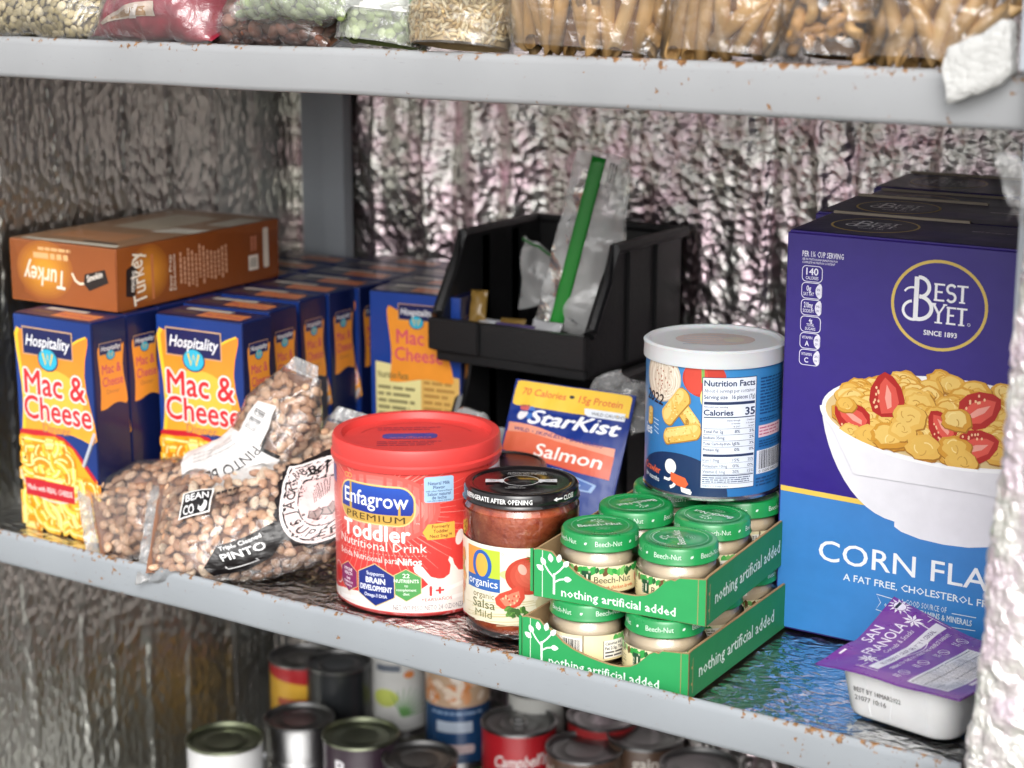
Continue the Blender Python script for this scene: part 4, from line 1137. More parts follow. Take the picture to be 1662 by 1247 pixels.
for i, (a, p, q) in enumerate((('Total Fat 2g', '8%', '5%'), ('Sodium 35mg', '', '2%'), ('Total Carbohydrate 3g', '5%', '3%'), ('Protein 0g', '0%', '0%'))):
    y = .0520 - i * .0046; A.rect(-.0070, y + .0037, .0318, y + .0040, B, 6); ft(a, -.0070, y + .0006, .0023, w=(.0145, .0155, .0232, .0115)[i], b=.012); p and ft(p, .0200, y + .0006, .0023, 'R', .0040, .012); ft(q, .0318, y + .0006, .0023, 'R', .0040, .012)
A.rect(-.0070, .0345, .0318, .0364, B, 6)
for i, (a, p, q) in enumerate((('Iron 1.7mg', '15%', '25%'), ('Potassium 10mg', '0%', '0%'), ('Vitamin E 1mg', '20%', '15%'))):
    y = .0304 - i * .0044; ft(a, -.0070, y + .0004, .0023, w=(.0120, .0180, .0165)[i]); ft(p, .0200, y + .0004, .0023, 'R', .0050); ft(q, .0318, y + .0004, .0023, 'R', .0050); A.rect(-.0070, y - .0006, .0318, y - .0004, B, 6)
A.rect(-.0070, .0198, .0318, .0205, B, 6); A.smallprint(-.0070, .0145, .0318, .0192, 3, '#47557a', 6, .45, .1, 5); A.rect(-.0070, .0138, .0318, .0141, B, 6); ft('*%DV = % Daily Value', -.0070, .0114, .0014, w=.019)
A.smallprint(.0370, .0640, .0700, .0930, 12, '#1c4a7e', 3, .5, .15, 6); A.smallprint(.0370, .0585, .0600, .0620, 2, '#1c4a7e', 3, .5, .2, 7)
A.rect(.0362, .0470, .0640, .0560, '#f0cfd6', 3); A.smallprint(.0370, .0480, .0630, .0552, 3, '#c9708a', 4, .45, .2, 8); A.smallprint(.0370, .0390, .0660, .0450, 3, '#1c4a7e', 3, .5, .3, 9)
A.rect(.0350, .0190, .0650, .0370, '#e9edf4', 3); A.barcode(.0375, .0225, .0635, .0365, '#20242e', 4, 4, 30); A.txt('0 15000 04832 7', .0500, .0198, .0020, '#20242e', 4, w=.025)
A.smallprint(.0350, .0090, .0660, .0165, 3, '#1c4a7e', 3, .5, .3, 10)
A.build('wrap_print', t, on_cyl(RG - .0007), printed(.36, .02, .15), (.003, 0))
FROST = NT('frosted_plastic'); FROST.b.inputs['Base Color'].default_value = (.84, .85, .87, 1); FROST.b.inputs['Roughness'].default_value = .38; FROST.b.inputs['Transmission Weight'].default_value = .25; FROST.b.inputs['Subsurface Weight'].default_value = .2; FROST.b.inputs['Subsurface Scale'].default_value = .01
vv = FROST.coords(); FROST.l(FROST.bump(FROST.noise(vv, 90, 3), .06, .002), FROST.b.inputs['Normal'])
lathe('lid', [(RG - .0002, .1010), (RG + .0012, .1008), (RG + .0014, .1030), (RG + .0010, .1095), (RG + .0016, .1125), (RG - .0004, .1140), (RG - .0028, .1138), (RG - .0042, .1118), (RG - .0060, .1112), (.02, .1115), (0, .1116)], FROST.m, t, 80)
A = Art()
A.ell(.000, .004, .030, .022, '#c9b7b2', 0, 30); A.ell(-.008, .006, .014, .010, '#d3c1ba', 1, 20); A.ell(.014, .003, .008, .010, '#cdc4b4', 1, 20)
for i in range(5): A.smallprint(-.024, -.018 + i * .008, .02, -.014 + i * .008, 1, '#b9bcc4', 2, .5, .4, i)
A.build('seal_print', t, lambda u, v, z: Vector((u, v, .1117 + z)), printed(.5, 0, 0))

# ---------------------------------------------------------------- black-lidded jar behind, blue salmon pouch
t = thing('dark_jar', 'jar with a plain black lid, mostly hidden between the red can and the salmon pouch', 'jar', (-.140, .196, -.010), face_cam(-.14, .196))
lathe('body', [(0, 0), (.033, 0), (.036, .003), (.036, .060), (.033, .066), (0, .066)], printed(.3, .02, .2), t, 48, '#17161a')
lathe('lid', [(.0355, .066), (.0375, .066), (.0378, .069), (.0378, .084), (.0362, .0865), (.034, .0868), (.033, .0855), (.0, .0852)], printed(.3, .02, .2), t, 64, '#121113')
A = Art(); A.txt('NOURISHMENT', .030, .0735, .0046, '#c9c9cc', 1, .01, w=.032); A.txt('MILK', -.010, .0735, .0046, '#c9c9cc', 1, .01, w=.014)
A.build('rim_print', t, on_cyl(.0379), PAPER, (.003, 0))
A = Art(); A.ring(0, 0, .030, .030, .001, '#3a3a40', 1); A.ell(.004, 0, .016, .010, '#2c2430', 1)
A.build('lid_print', t, lambda u, v, z: Vector((u, v, .0853 + z)), PAPER)

PW, PH = .118, .152
t = thing('salmon_pouch', 'blue foil salmon pouch with a yellow top strip, leaning back behind the jars', 'pouch', (-.182, .208, -.010), R(1))
t.location.x += .010
lean = R(24)
def pouch(u, v, z=0, side=1):
    a, b = u / PW, v / PH
    bul = .019 * (math.sin(math.pi * min(max(a, 0), 1)) ** .7) * max(0, 1 - b / .82) ** .55 * side
    bul += .0015 * noise.fractal(Vector((u * 26, v * 22, 5 * side)), 1, 2, 3) * (1 if 0.02 < a < .98 else .2)
    n = Vector((0, -math.cos(lean), math.sin(lean))); w = Vector((0, math.sin(lean), math.cos(lean)))
    return Vector((u, 0, 0)) + w * v + n * (bul + z + .0006 * side)
def pouch_edge(a, b):   # rounded upper corners, slightly narrowed
    return a * PW, b * PH
PM = printed(.42, .4, .0)
def ps(side): return grid_mesh('front_film' if side > 0 else 'back_film', 80, 100, lambda a, b: pouch(a * PW, b * PH, 0, side), PM, t)
for sd in (1, -1): paint(ps(sd).data, '#0f2f86')
A = Art()
A.rect(.001, -.10, PW - .001, PH - .001, lambda x, y: mixc('#0a3f98', '#082476', min(max((y - .02) / .12, 0), 1)), 0)
A.rrect(.002, .1130, PW - .002, PH - .0015, .005, '#ecc13c', 1); PW0 = .121; PT = A; A = Art()
A.poly([(.08, .1195), (PW - .002, .1195), (PW - .002, .1310), (.075, .1310), (.076, .123)], '#dfe3ea', 1.4)
A.txt('70 Calories', .010, .1385, .0105, '#d9603a', 3, .012, al='L', w=.044, shear=.1); A.txt('15g Protein', PW - .007, .1380, .0105, '#d9603a', 3, .012, al='R', w=.044, shear=.1)
A.ell(.0600, .1445, .0026, .0026, '#20242c', 3); A.txt('WILD CAUGHT', .0995, .1225, .0048, '#51565e', 3, .015, w=.033)
A.txt('StarKist', .024, .0965, .0220, '#f3f5fa', 3, .03, al='L', w=.088, shear=.18)
A.ell(.0165, .108, .0048, .0085, '#e6e4e6', 2, 20, -.25); A.ell(.0165, .1185, .0050, .0045, '#c45a5a', 2.2, 16); A.line([(.012, .1215), (.022, .1225)], .0016, '#7a3a4a', 2.4); A.ell(.024, .112, .004, .010, '#3a6cba', 1.5)
A.poly([(.004, .078)] + [(.004 + i * .011, .0945 - .0018 * i + .003 * math.sin(i * .7)) for i in range(11)] + [(.115, .060), (.115, .055), (.004, .075)], '#e79a80', 2)
A.txt('WILD • SKINLESS • BONELESS', .057, .0795, .0056, '#5a3f78', 4, .015, w=.092, rot=-.085)
A.poly([(.003, .080), (.030, .082), (.06, .075), (.115, .066), (.115, .032), (.09, .034), (.045, .042), (.003, .052)], vgrad('#d65a3e', '#e0714f', .03, .08), 3)
A.txt('Salmon', .073, .0470, .0200, '#f5efe9', 5, .014, w=.066, rot=-.06)
A.txt('in Water', .055, .0300, .0078, '#8fb4e0', 4, .01, w=.036)
A.poly([(.066, .021), (.085, .0285), (.106, .021), (.103, .009), (.07, .009)], '#8fb0dc', 2); A.poly([(.069, .020), (.085, .0262), (.103, .020), (.100, .011), (.073, .011)], '#2a5aa8', 3); A.ell(.085, .0165, .008, .003, '#9cb8dc', 4)
A.items = PT.items + [([(x * PW / PW0, y - .008) for x, y in V], F, c, L) for V, F, c, L in A.items]
A.build('front_print', t, lambda u, v, z: pouch(u, PH - (PH - v) * .58, z + .0008, 1), PM, (.004, .004))
# ---------------------------------------------------------------- baby food trays and jars
JH, JR, CR = .0480, .0305, .0285
LEAF = [(0, -1), (.55, -.45), (.62, .1), (.35, .65), (0, 1), (-.35, .65), (-.62, .1), (-.55, -.45)]
def leaf(A, x, y, s, rot, c, L=2):
    ca, sa = math.cos(rot), math.sin(rot); A.poly([(x + (u * ca - v * sa) * s, y + (u * sa + v * ca) * s) for u, v in LEAF], c, L)
def tree(A, x, y, s, c, L=1):
    """a slim stem with five leaf buds"""
    A.line([(x, y), (x, y + .014 * s)], .0016 * s, c, L)
    A.line([(x, y + .008 * s), (x + .004 * s, y + .0105 * s), (x + .007 * s, y + .0112 * s)], .0011 * s, c, L); A.line([(x, y + .011 * s), (x - .004 * s, y + .015 * s), (x - .0065 * s, y + .0185 * s)], .0011 * s, c, L); A.line([(x, y + .013 * s), (x + .004 * s, y + .0165 * s), (x + .0065 * s, y + .0195 * s)], .0011 * s, c, L)
    for dx, dy, r in ((.0095, .0115, -85), (-.0078, .0210, 30), (-.0025, .0240, 10), (.0035, .0245, -12), (.0085, .0215, -45), (-.0100, .0165, 60)): leaf(A, x + dx * s, y + dy * s, .0030 * s, R(r), c, L)
PUREE = plain('chicken_puree', '#d9c2a2', .35, sss=.1)
GREEN = printed(.3, .02, .25)
GR = '#1c8f4b'
JAR = thing('baby_food_jar', 'x', 'jar', (0, 0, 0), 0, 'baby food jars with green caps')
lathe('puree', [(0, .003), (.025, .003), (.0285, .006), (.0291, .012), (.0291, .026), (.0275, .031), (.0245, .0345), (0, .035)], PUREE, JAR, 40)
lathe('glass', [(0, .0006), (.025, .0), (.0285, .0015), (.0302, .0050), (.0302, .0065), (.0300, .0075), (.0300, .0258), (.0302, .0270), (.0290, .0315), (.0262, .0352), (.0255, .0375)], GLASS, JAR, 48)
A = Art()
A.rect(-.094, .0070, .094, .0262, vgrad('#e9dba6', '#efe4bb', .007, .026), 0)
rg = random.Random(21)
for i in range(44):
    x = -.07 + i * .0032
    leaf(A, x, .0238 - abs(rg.gauss(0, .0013)), rg.uniform(.0022, .0042), R(180 + rg.uniform(-40, 40)), rg.choice(['#2f9e46', '#55b558', '#1e5a2e', '#6b4a2a', '#7cc06a', '#2f9e46']), 1 + i * .02)
A.rect(-.0205, .0128, -.0135, .0225, '#1f4d33', 3); A.txt('1', -.0162, .0148, .0055, '#f1ecd2', 4, .02); A.txt('STAGE', -.0188, .0160, .0016, '#f1ecd2', 4, .01, rot=R(90)); A.txt('°', -.0146, .0188, .004, '#f1ecd2', 4)
def beech(A, x, y, h, c, L, w, rot=0): A.txt('Beech', x - w * .235, y, h, c, L, .0, w=w * .53, sp=.95, rot=rot); A.txt('-Nut', x + w * .265, y, h * .98, c, L, .0, w=w * .42, rot=rot)
beech(A, .0030, .0140, .0050, '#3a3a2c', 3, .0285); A.txt('chicken + chicken broth', .0030, .0096, .0028, '#d8632f', 3, .012, w=.0310)
A.ell(.0240, .0160, .0035, .0045, '#e2a58c', 2, 16); A.ell(.0250, .0165, .002, .003, '#d8703e', 2.3, 12)
A.rect(-.080, .0085, -.055, .0220, '#f6f3e8', 2); A.rect(-.080, .0085, -.0795, .0220, '#444', 3); A.txt('Calories 60, Total', -.0785, .0185, .0023, '#333', 3, .02, al='L', w=.021); A.txt('Fat 2.5g, Total', -.0785, .0150, .0023, '#333', 3, .02, al='L', w=.017); A.smallprint(-.0785, .009, -.056, .0142, 2, '#555', 3, .45)
A.smallprint(-.052, .0085, -.028, .0222, 7, '#8d855f', 3, .4, .3, 4)
A.rect(.055, .0085, .094, .0240, '#f2efe4', 2); A.smallprint(.057, .0095, .075, .023, 7, '#8a835f', 3, .42, .3, 5); A.barcode(.079, .010, .092, .023, '#222', 3, 6, 16)
A.ring(.046, .016, .005, .005, .0005, '#8a7d52', 3, 20); A.smallprint(.0425, .0135, .0495, .0185, 3, '#8a7d52', 3, .4)
A.build('paper_label', JAR, on_cyl(.0301), PAPER, (.003, 0))
lathe('cap', [(.0262, .0358), (.0282, .0354), (.0288, .0362), (.0286, .0372), (CR - .0004, .0382), (CR - .0006, .0456), (CR - .0016, .0472), (CR - .0036, .0478), (CR - .0056, .0474), (CR - .0066, .0468), (.012, .0470), (.0105, .0474), (0, .0475)], GREEN, JAR, 56, GR)
A = Art()
for k in range(5):
    u = (k - 2) * .0345
    beech(A, u, .0402, .0040, '#dff2e4', 1, .0205); leaf(A, u + .01725, .0418, .0014, R(-50), '#dff2e4', 1)
A.build('cap_rim_print', JAR, on_cyl(CR - .0005), PAPER, (.003, 0))
A = Art()
A.ring(0, 0, .0208, .0208, .0003, '#9fd3b0', 1, 48)
beech(A, 0, -.0025, .0062, '#eef8f0', 2, .0330); tree(A, 0, .0030, .40, '#d3ecd9', 2); A.ring(0, -.0085, .0050, .0030, .0003, '#9fd3b0', 1, 24); A.smallprint(-.003, -.010, .003, -.007, 2, '#9fd3b0', 1, .4, .2)
for k in range(26):
    a = R(40 + k * 4); A.rect(.0185 * math.cos(a) - .0004, .0185 * math.sin(a) - .0004, .0185 * math.cos(a) + .0005, .0185 * math.sin(a) + .0005, '#bfe2c9', 1)
A.build('cap_print', JAR, lambda u, v, z: Vector((u, v, .0478 + z)), PAPER)

TRW, TRD, TRH = .133, .262, .037
def tray(x, y, z, rz, label):
    t = thing('cardboard_tray', label, 'tray', (x, y, z), rz, 'green cardboard trays')
    th = .0016
    box('floor', (.001, .001, 0, TRW - .001, TRD - .001, th), KRAFT, t, 0, KRAFT_C)
    out = [(0, .0005), (.0, .0360), (.0035, .0368), (.014, .0362), (.0175, .0330), (.0225, .0310), (.028, .0275), (.034, .0230), (.042, .0195), (.052, .0168), (.062, .0150), (.072, .0140), (.080, .0142), (.088, .0160), (.094, .0195), (.099, .0245), (.103, .0285), (.107, .0305), (.110, .0300), (.113, .0325), (TRW, .0345), (TRW, .0005)]
    bm = bmesh.new(); prism(bm, out, th, lambda u, v, d: Vector((u, d, v)))
    from_bm('front_panel', bm, KRAFT, t, False, KRAFT_C)
    A = Art(); A.poly([(u * .994 + .0004, max(v - .0004, .0008)) for u, v in out], '#2a9c57', 0)
    A.rect(.0068, .001, .0074, .0360, '#d9e8d6', 1)
    A.rect(TRW - .0062, .001, TRW - .0057, .0338, '#a58a5c', 1)
    tree(A, .0165, .0045, 1.12, '#e9f5ec', 2)
    A.txt('nothing artificial added', .0225, .0042, .0066, '#eaf6ee', 2, .014, al='L', w=.088)
    A.build('front_print', t, on_plane((0, -.0003, 0), (1, 0, 0), (0, 0, 1)), printed(.55, .1))
    side = [(0, .0005), (0, .0350), (.004, .0356), (TRD - .02, .0362), (TRD, .0362), (TRD, .0005)]
    for s in (0, 1):
        bm = bmesh.new(); x0 = TRW - th if s else 0
        prism(bm, side, th, lambda u, v, d: Vector((x0 + d, u + (.0017 if 0 else 0), v)))
        from_bm('side_panel', bm, KRAFT, t, False, KRAFT_C)
    A = Art(); A.poly([(u, max(v - .0004, .0008)) for u, v in side], '#1f8247', 0)
    A.rect(.0048, .004, .0054, .030, '#b59a64', 1); A.rect(.0030, .010, .0046, .012, '#b59a64', 1); A.rect(.0030, .022, .0046, .024, '#b59a64', 1)
    A.txt('nothing artificial added', .0150, .0125, .0100, '#e4f2e8', 2, .012, al='L', w=.128)
    A.build('side_print', t, on_plane((TRW + .0003, 0, 0), (0, 1, 0), (0, 0, 1)), printed(.55, .1))
    A = Art(); A.poly([(u, max(v - .0004, .0008)) for u, v in side], '#1f8247', 0)
    A.build('left_side_print', t, lambda u, v, z: Vector((-.0003 - z, u, v)), printed(.55, .1))
    bm = bmesh.new(); prism(bm, [(.0018, .0005), (.0018, .0362), (TRW - .0018, .0362), (TRW - .0018, .0005)], th, lambda u, v, d: Vector((u, TRD - d, v)))
    from_bm('rear_panel', bm, KRAFT, t, False, KRAFT_C)
    # turned-in corner flap at the left
    bm = bmesh.new(); bm_box(bm, -.0040, .0020, .0030, -.0018, .0032, .0350)
    from_bm('corner_flap', bm, KRAFT, t, False, '#2a9c57')
    return t
T1 = (.0005, .0125, -.0102, R(2.0)); T2 = (.0045, .0215, .0388, R(5.2))
tray(*T1, 'lower green cardboard tray of baby food jars, its front tucked behind the shelf edge')
tray(*T2, 'upper green cardboard tray of baby food jars, stacked on the jars of the lower tray')
def seat(T, c, r):
    x, y, z, rz = T; u, v = .0358 + .0615 * c, .0345 + .0625 * r
    return (x + u * math.cos(rz) - v * math.sin(rz), y + u * math.sin(rz) + v * math.cos(rz), z + .0018)
where = [(T2, 0, 0, 14, 'baby food jar at the front left of the upper tray, its stage one label showing'),
         (T2, 1, 0, -16, 'front right baby food jar of the upper tray, its cap lettering turned sideways'),
         (T2, 0, 1, -150, 'baby food jar second from the front on the left of the upper tray'),
         (T2, 1, 1, 150, 'baby food jar on the right of the upper tray, in front of the blue canister'),
         (T2, 0, 2, 20, 'baby food jar half hidden under the left edge of the blue canister'),
         (T2, 1, 2, -155, 'baby food jar under the blue canister, against the right side of the upper tray'),
         (T2, 0, 3, 40, 'baby food jar under the back left of the blue canister'),
         (T2, 1, 3, 90, 'baby food jar in the far right corner of the upper tray'),
         (T1, 0, 0, 172, 'baby food jar at the front left of the lower tray, nutrition panel facing out'),
         (T1, 1, 0, -8, 'baby food jar at the front right of the lower tray, partly behind its cut edge'),
         (T1, 0, 1, 60, 'baby food jar second from the front on the left of the lower tray'),
         (T1, 1, 1, -120, 'baby food jar second from the front on the right of the lower tray'),
         (T1, 1, 2, 70, 'baby food jar third from the front on the right of the lower tray'),
         (T1, 1, 3, 10, 'baby food jar in the far right corner of the lower tray')]
first = True
for T, c, r, a, lb in where:
    p = seat(T, c, r); rz = face_cam(p[0], p[1]) + R(a)
    if first: JAR.location = p; JAR.rotation_euler = (0, 0, rz); JAR['label'] = lb; first = False
    else:
        j = dup(JAR, p, rz, lb)
        if (T is T2 and (c, r) == (1, 0)):
            for k in j.children:
                if k.name.startswith('cap_print'): k.rotation_euler = (0, 0, R(115))

# ---------------------------------------------------------------- granola cup
GS = .109
t = thing('granola_cup', 'white plastic granola cup with a purple film lid, beside the foil roll', 'cup', (.2135, .0445, -.010), R(-10.0))
def rsq(h, r, n=8):
    P = []
    for cx, cy, a in ((h - r, h - r, 0), (-h + r, h - r, 90), (-h + r, -h + r, 180), (h - r, -h + r, 270)):
        for i in range(n + 1): q = R(a + 90 * i / n); P.append((cx + r * math.cos(q), cy + r * math.sin(q)))
    return P
WHITE = plain('white_plastic', (.90, .90, .90, 1), .32, sss=.12, coat=.1)
bm = bmesh.new(); rows = []
for h, r, z in ((.0300, .012, .0002), (.0365, .013, .0002), (.0395, .015, .0018), (.0405, .015, .004), (.0455, .017, .034), (.0458, .017, .0355), (.0490, .018, .0360), (.0490, .018, .0372)):
    P = rsq(h, r); rows.append([bm.verts.new((x + GS / 2, y + GS / 2, z)) for x, y in P])
for a, b in zip(rows, rows[1:]):
    for i in range(len(a)): j = (i + 1) % len(a); bm.faces.new((a[i], a[j], b[j], b[i]))
bm.faces.new(rows[0][::-1])
from_bm('cup', bm, WHITE, t, True)
bm = bmesh.new()
for x, dx in ((.036, -.003), (.051, .003), (.079, .0)):  # moulded ribs
    prism(bm, [(x, .004), (x + .0008, .004), (x + .0008 + dx, .034), (x + dx, .034)], .0006, lambda u, v, d: Vector((u, GS / 2 - .0405 - (v - .004) / .03 * .005 - .0003 + d, v)))
from_bm('rib', bm, WHITE, t)
LZ = .0385
def lidf(u, v, z):
    a, b = u / GS, v / GS
    cl = max(0, 1 - math.hypot(a, 1 - b) / .55)
    zz = LZ + .013 * cl ** 1.3 + .0010 * noise.noise(Vector((u * 40, v * 40, 2))) - .0030 * max(0, 1 - math.hypot(a, b) / .3)
    zz += .0020 * max(0, 1 - math.hypot(1 - a, b) / .3)
    return Vector((u - .010 * cl, v + .004 * cl, zz + z))
LIDM = printed(.28, .12, .3)
g = grid_mesh('film_lid', 40, 40, lambda a, b: lidf(a * GS, b * GS, 0), LIDM, t); paint(g.data, '#6d2a8c')
sm = g.modifiers.new('solid', 'SOLIDIFY'); sm.thickness = .0005
A = Art()
A.rect(.0005, .0005, GS - .0005, GS - .0005, '#732b93', 0)
W = '#efe6f3'
A.ell(.0085, .1010, .0042, .0048, W, 2, 20)
for k in range(12):
    a = R(k * 30); A.poly([(.0085 + .0048 * math.cos(a - .2), .1010 + .0052 * math.sin(a - .2)), (.0085 + .0085 * math.cos(a + .05), .1010 + .0090 * math.sin(a + .05)), (.0085 + .0048 * math.cos(a + .2), .1010 + .0052 * math.sin(a + .2))], W, 2)
A.rect(.0062, .0970, .0082, .1050, '#151017', 3)
A.txt('SAN', .0112, .0505, .0085, W, 2, .01, rot=R(90), al='L', w=.022); A.txt('FRANOLA', .0225, .0330, .0085, W, 2, .01, rot=R(90), al='L', w=.052); A.txt('Cereals & Snacks', .0290, .0420, .0042, W, 2, .0, rot=R(90), al='L', w=.040, shear=.2)
def palm(x, y, s):
    A.line([(x, y), (x + .006 * s, y + .0005), (x + .013 * s, y - .001 * s)], .0010, W, 2)
    for a in range(0, 360, 45):
        q = R(a + 15); A.poly([(x, y), (x + .004 * s * math.cos(q - .3), y + .004 * s * math.sin(q - .3)), (x + .0075 * s * math.cos(q), y + .0075 * s * math.sin(q)), (x + .0045 * s * math.cos(q + .25), y + .0045 * s * math.sin(q + .25))], W, 2)
palm(.0225, .0930, 1.0); palm(.0255, .0250, 1.0)
A.arc(-.008, .060, .052, -35, 35, .0006, W, 2)
for y0, y1 in ((.0095, .0180), (.0990, .1060)): A.line([(.0300, y0), (.0300, y1)], .0005, W, 2); A.line([(.0260, y1 if y0 > .05 else y0), (.0430, y1 if y0 > .05 else y0)], .0005, W, 2)
A.rect(.0340, .0120, .0415, .1030, '#e6e2e8', 2); A.txt('BLUEBERRY CRISP GRANOLA CEREAL', .0395, .0575, .0034, '#5a3a6a', 3, .01, rot=R(90), w=.070)
A.txt('CEREAL TO THE GO, MAKE THE PERFECT PARFAIT!', .0480, .0580, .0030, W, 2, .012, rot=R(90), w=.078)
for y in (.0200, .0440, .0700, .0950): A.ring(.0565, y, .0040, .0040, .0005, W, 2, 20); A.line([(.0540, y - .002), (.0590, y + .002)], .0008, W, 2); A.smallprint(.0535, y - .0105, .0600, y - .0060, 2, W, 2, .35, .3, int(y * 999))
A.rect(.0660, .0080, .0960, .0850, '#e4e2e6', 2); 
for i in range(9): x = .0680 + i * .0030; A.rect(x, .0095, x + (.0007 if i % 3 == 0 else .0003), .0835, '#1d1a20', 3); A.txt('Nutrition Facts' if i == 0 else 'Total Fat 4g 5% Total Carb 38g 14%', x + .0022, .0100, .0013, '#33303a', 3, .01, rot=R(90), al='L', w=.040 if i == 0 else .066)
A.smallprint(.0975, .010, .1010, .080, 1, W, 2, .4, .2, 6); A.smallprint(.004, .018, .006, .034, 1, W, 2, .5, .1, 5)
A.build('lid_print', t, lambda u, v, z: lidf(u, v, z + .0004), LIDM, (.006, .006))
A = Art()
A.txt('BEST BY 18MAR2022', .0250, .0205, .0036, '#4a4748', 1, .004, al='L', w=.036); A.txt('21077 10:16', .0255, .0145, .0036, '#4a4748', 1, .004, al='L', w=.024)
A.build('date_print', t, lambda u, v, z: Vector((u, GS / 2 - .0405 - (v - .004) / .03 * .005 - .0008 - z, v)), PAPER)

# ---------------------------------------------------------------- black bins
BLACK = plain('black_plastic', (.012, .012, .013, 1), .38, bump=.15, bscale=400)
def bin_(x0, x1, y0, y1, z0, z1, label):
    t = thing('storage_bin', label, 'bin', ((x0 + x1) / 2, y0, z0), 0, 'stacked black bins')
    w = (x1 - x0) / 2; d = y1 - y0; h = z1 - z0; k = .003; fh = h * .36
    bm = bmesh.new()
    bm_box(bm, -w, .0, 0, w, d, k)
    bmesh.ops.bevel(bm, geom=bm.edges[:], offset=.001, segments=2, affect='EDGES')
    from_bm('floor', bm, BLACK, t)
    prof = [(.004, 0), (.0, fh), (.004, fh), (.030, h * .72), (.044, h), (d, h), (d, 0)]
    for s in (-1, 1):
        bm = bmesh.new(); prism(bm, prof, k, lambda u, v, q: Vector((s * (w - q), u, v)))
        # rolled rim along the sloping mouth and the top, and stiffening ribs
        rim = [(.002, fh), (.006, fh + .004), (.030, h * .74), (.044, h), (d, h)]
        tube(bm, [Vector((s * (w + .002), u, v)) for u, v in rim], .0055, 8)
        for u in (.07, .12): bm_box(bm, s * w - .003, u, .004, s * w + .003, u + .012, h - .004)
        bmesh.ops.recalc_face_normals(bm, faces=bm.faces)
        from_bm('side_panel', bm, BLACK, t)
    bm = bmesh.new(); bm_box(bm, -w, d - k, 0, w, d, h); tube(bm, [(-w, d, h), (w, d, h)], .005)
    from_bm('rear_panel', bm, BLACK, t)
    bm = bmesh.new(); bm_box(bm, -w - .003, -.004, fh - .030, w + .003, .004, fh); bm_box(bm, -w, -.001, 0, w, .003, fh - .030)
    for a, b in ((-w - .004, -w * .36), (w * .36, w + .004)): bm_box(bm, a, -.0085, fh - .0285, b, -.0035, fh + .0008)
    bmesh.ops.bevel(bm, geom=bm.edges[:], offset=.0012, segments=2, affect='EDGES')
    from_bm('front_panel', bm, BLACK, t)
    return t
bin_(-.278, -.120, .297, .470, .1285, .238, 'upper black plastic stacking bin with an open slanted mouth, holding a zip bag')
bin_(-.266, -.116, .290, .470, -.0095, .1230, 'lower black plastic stacking bin in shadow behind the salmon pouch')
CLEAR = film_mat('clear_film', .34, (.93, .94, .93), 40, .35, .14)
# zip bag leaning in the upper bin
t = thing('zip_bag', 'clear zip bag with a bright green closure, standing in the upper black bin', 'bag', (-.174, .345, .163), 0, None)
ax = Vector((.036, .012, .150)); axl = ax.length; axn = ax.normalized(); across = Vector((.93, .30, -.20)).normalized()
def zb(a, b):
    p = axn * (axl * (a * 1.04 - .02)) + across * (-.026 + b * .072 * (1.12 - .50 * a))
    bul = .012 * math.sin(math.pi * b) * (1 - a * .6)
    return p + Vector((.2, -.95, .1)) * bul + Vector((0, .005, 0)) * noise.noise(p * 45)
grid_mesh('pouch_film', 40, 40, zb, CLEAR, t)
grid_mesh('rear_film', 30, 30, lambda a, b: zb(a, b) + Vector((.002, .016 * math.sin(math.pi * b) + .001, 0)), CLEAR, t)
ZG = plain('green_zip', '#1e8a2c', .35)
def zs(a, b):
    p = axn * (axl * a * 1.02) + across * (-.0070 + b * .0120); return p + Vector((.1, -.005, 0)) + Vector((-.1, 0, 0)) + Vector((0, -.0015 * math.sin(math.pi * b) - .004, .0)) 
g = grid_mesh('zip_strip', 24, 8, zs, ZG, t); m = g.modifiers.new('s', 'SOLIDIFY'); m.thickness = .0012
bm = bmesh.new()
for k in range(3): tube(bm, [axn * (axl * q / 6) + across * (.0085 + k * .0028) + Vector((0, -.005, 0)) for q in range(7)], .0006, 6)
from_bm('zip_track', bm, CLEAR, t, True)
t2 = thing('zip_bag', 'second clear bag crumpled in the back of the upper bin, thin green zip line', 'bag', (-.225, .375, .170), 0, None)
def zc(a, b):
    p = Vector((-.012 + .070 * b, .02 * b, .066 * (1 - .62 * b) * a)); return p + Vector((noise.noise(p * 40), noise.noise(p * 40 + Vector((3, 0, 0))), noise.noise(p * 50))) * .006
grid_mesh('pouch_film', 24, 24, zc, CLEAR, t2)
bm = bmesh.new(); tube(bm, [zc(.97, k / 8) + Vector((0, -.003, 0)) for k in range(9)], .0014, 6); from_bm('zip_strip', bm, plain('dull_green_zip', '#4c7d50', .4), t2)
def packet(x, y, z, w, h, c, rx, rz, label):
    def f(a, b):
        p = Vector(((a - .5) * w, 0, b * h)); p.y = -.004 * math.sin(math.pi * a) * math.sin(math.pi * b); return p + Vector((0, .0018, 0)) * noise.noise(p * 120)
    t = grid_mesh('snack_packet', 12, 12, f, printed(.3, .2, .2)); paint(t.data, c); m = t.modifiers.new('s', 'SOLIDIFY'); m.thickness = .002
    t.location = (x, y, z); t.rotation_euler = (rx, 0, rz); tag(t, label, 'packet', 'small packets in the upper bin')
packet(-.256, .330, .160, .016, .030, '#8a6c34', R(-20), R(20), 'small gold packet standing inside the left of the upper bin')
packet(-.247, .318, .150, .026, .022, '#c9ccd2', R(-50), R(-10), 'small silver packet low in the left of the upper bin')
packet(-.215, .322, .152, .026, .018, '#7d6332', R(-25), R(5), 'small gold packet by the foot of the zip bag')
packet(-.207, .312, .148, .046, .020, '#5d4f7d', R(-30), R(0), 'small violet packet behind the front wall of the upper bin')
packet(-.178, .312, .148, .034, .026, '#b9babd', R(-30), R(-8), 'small silver packet under the end of the green zip')
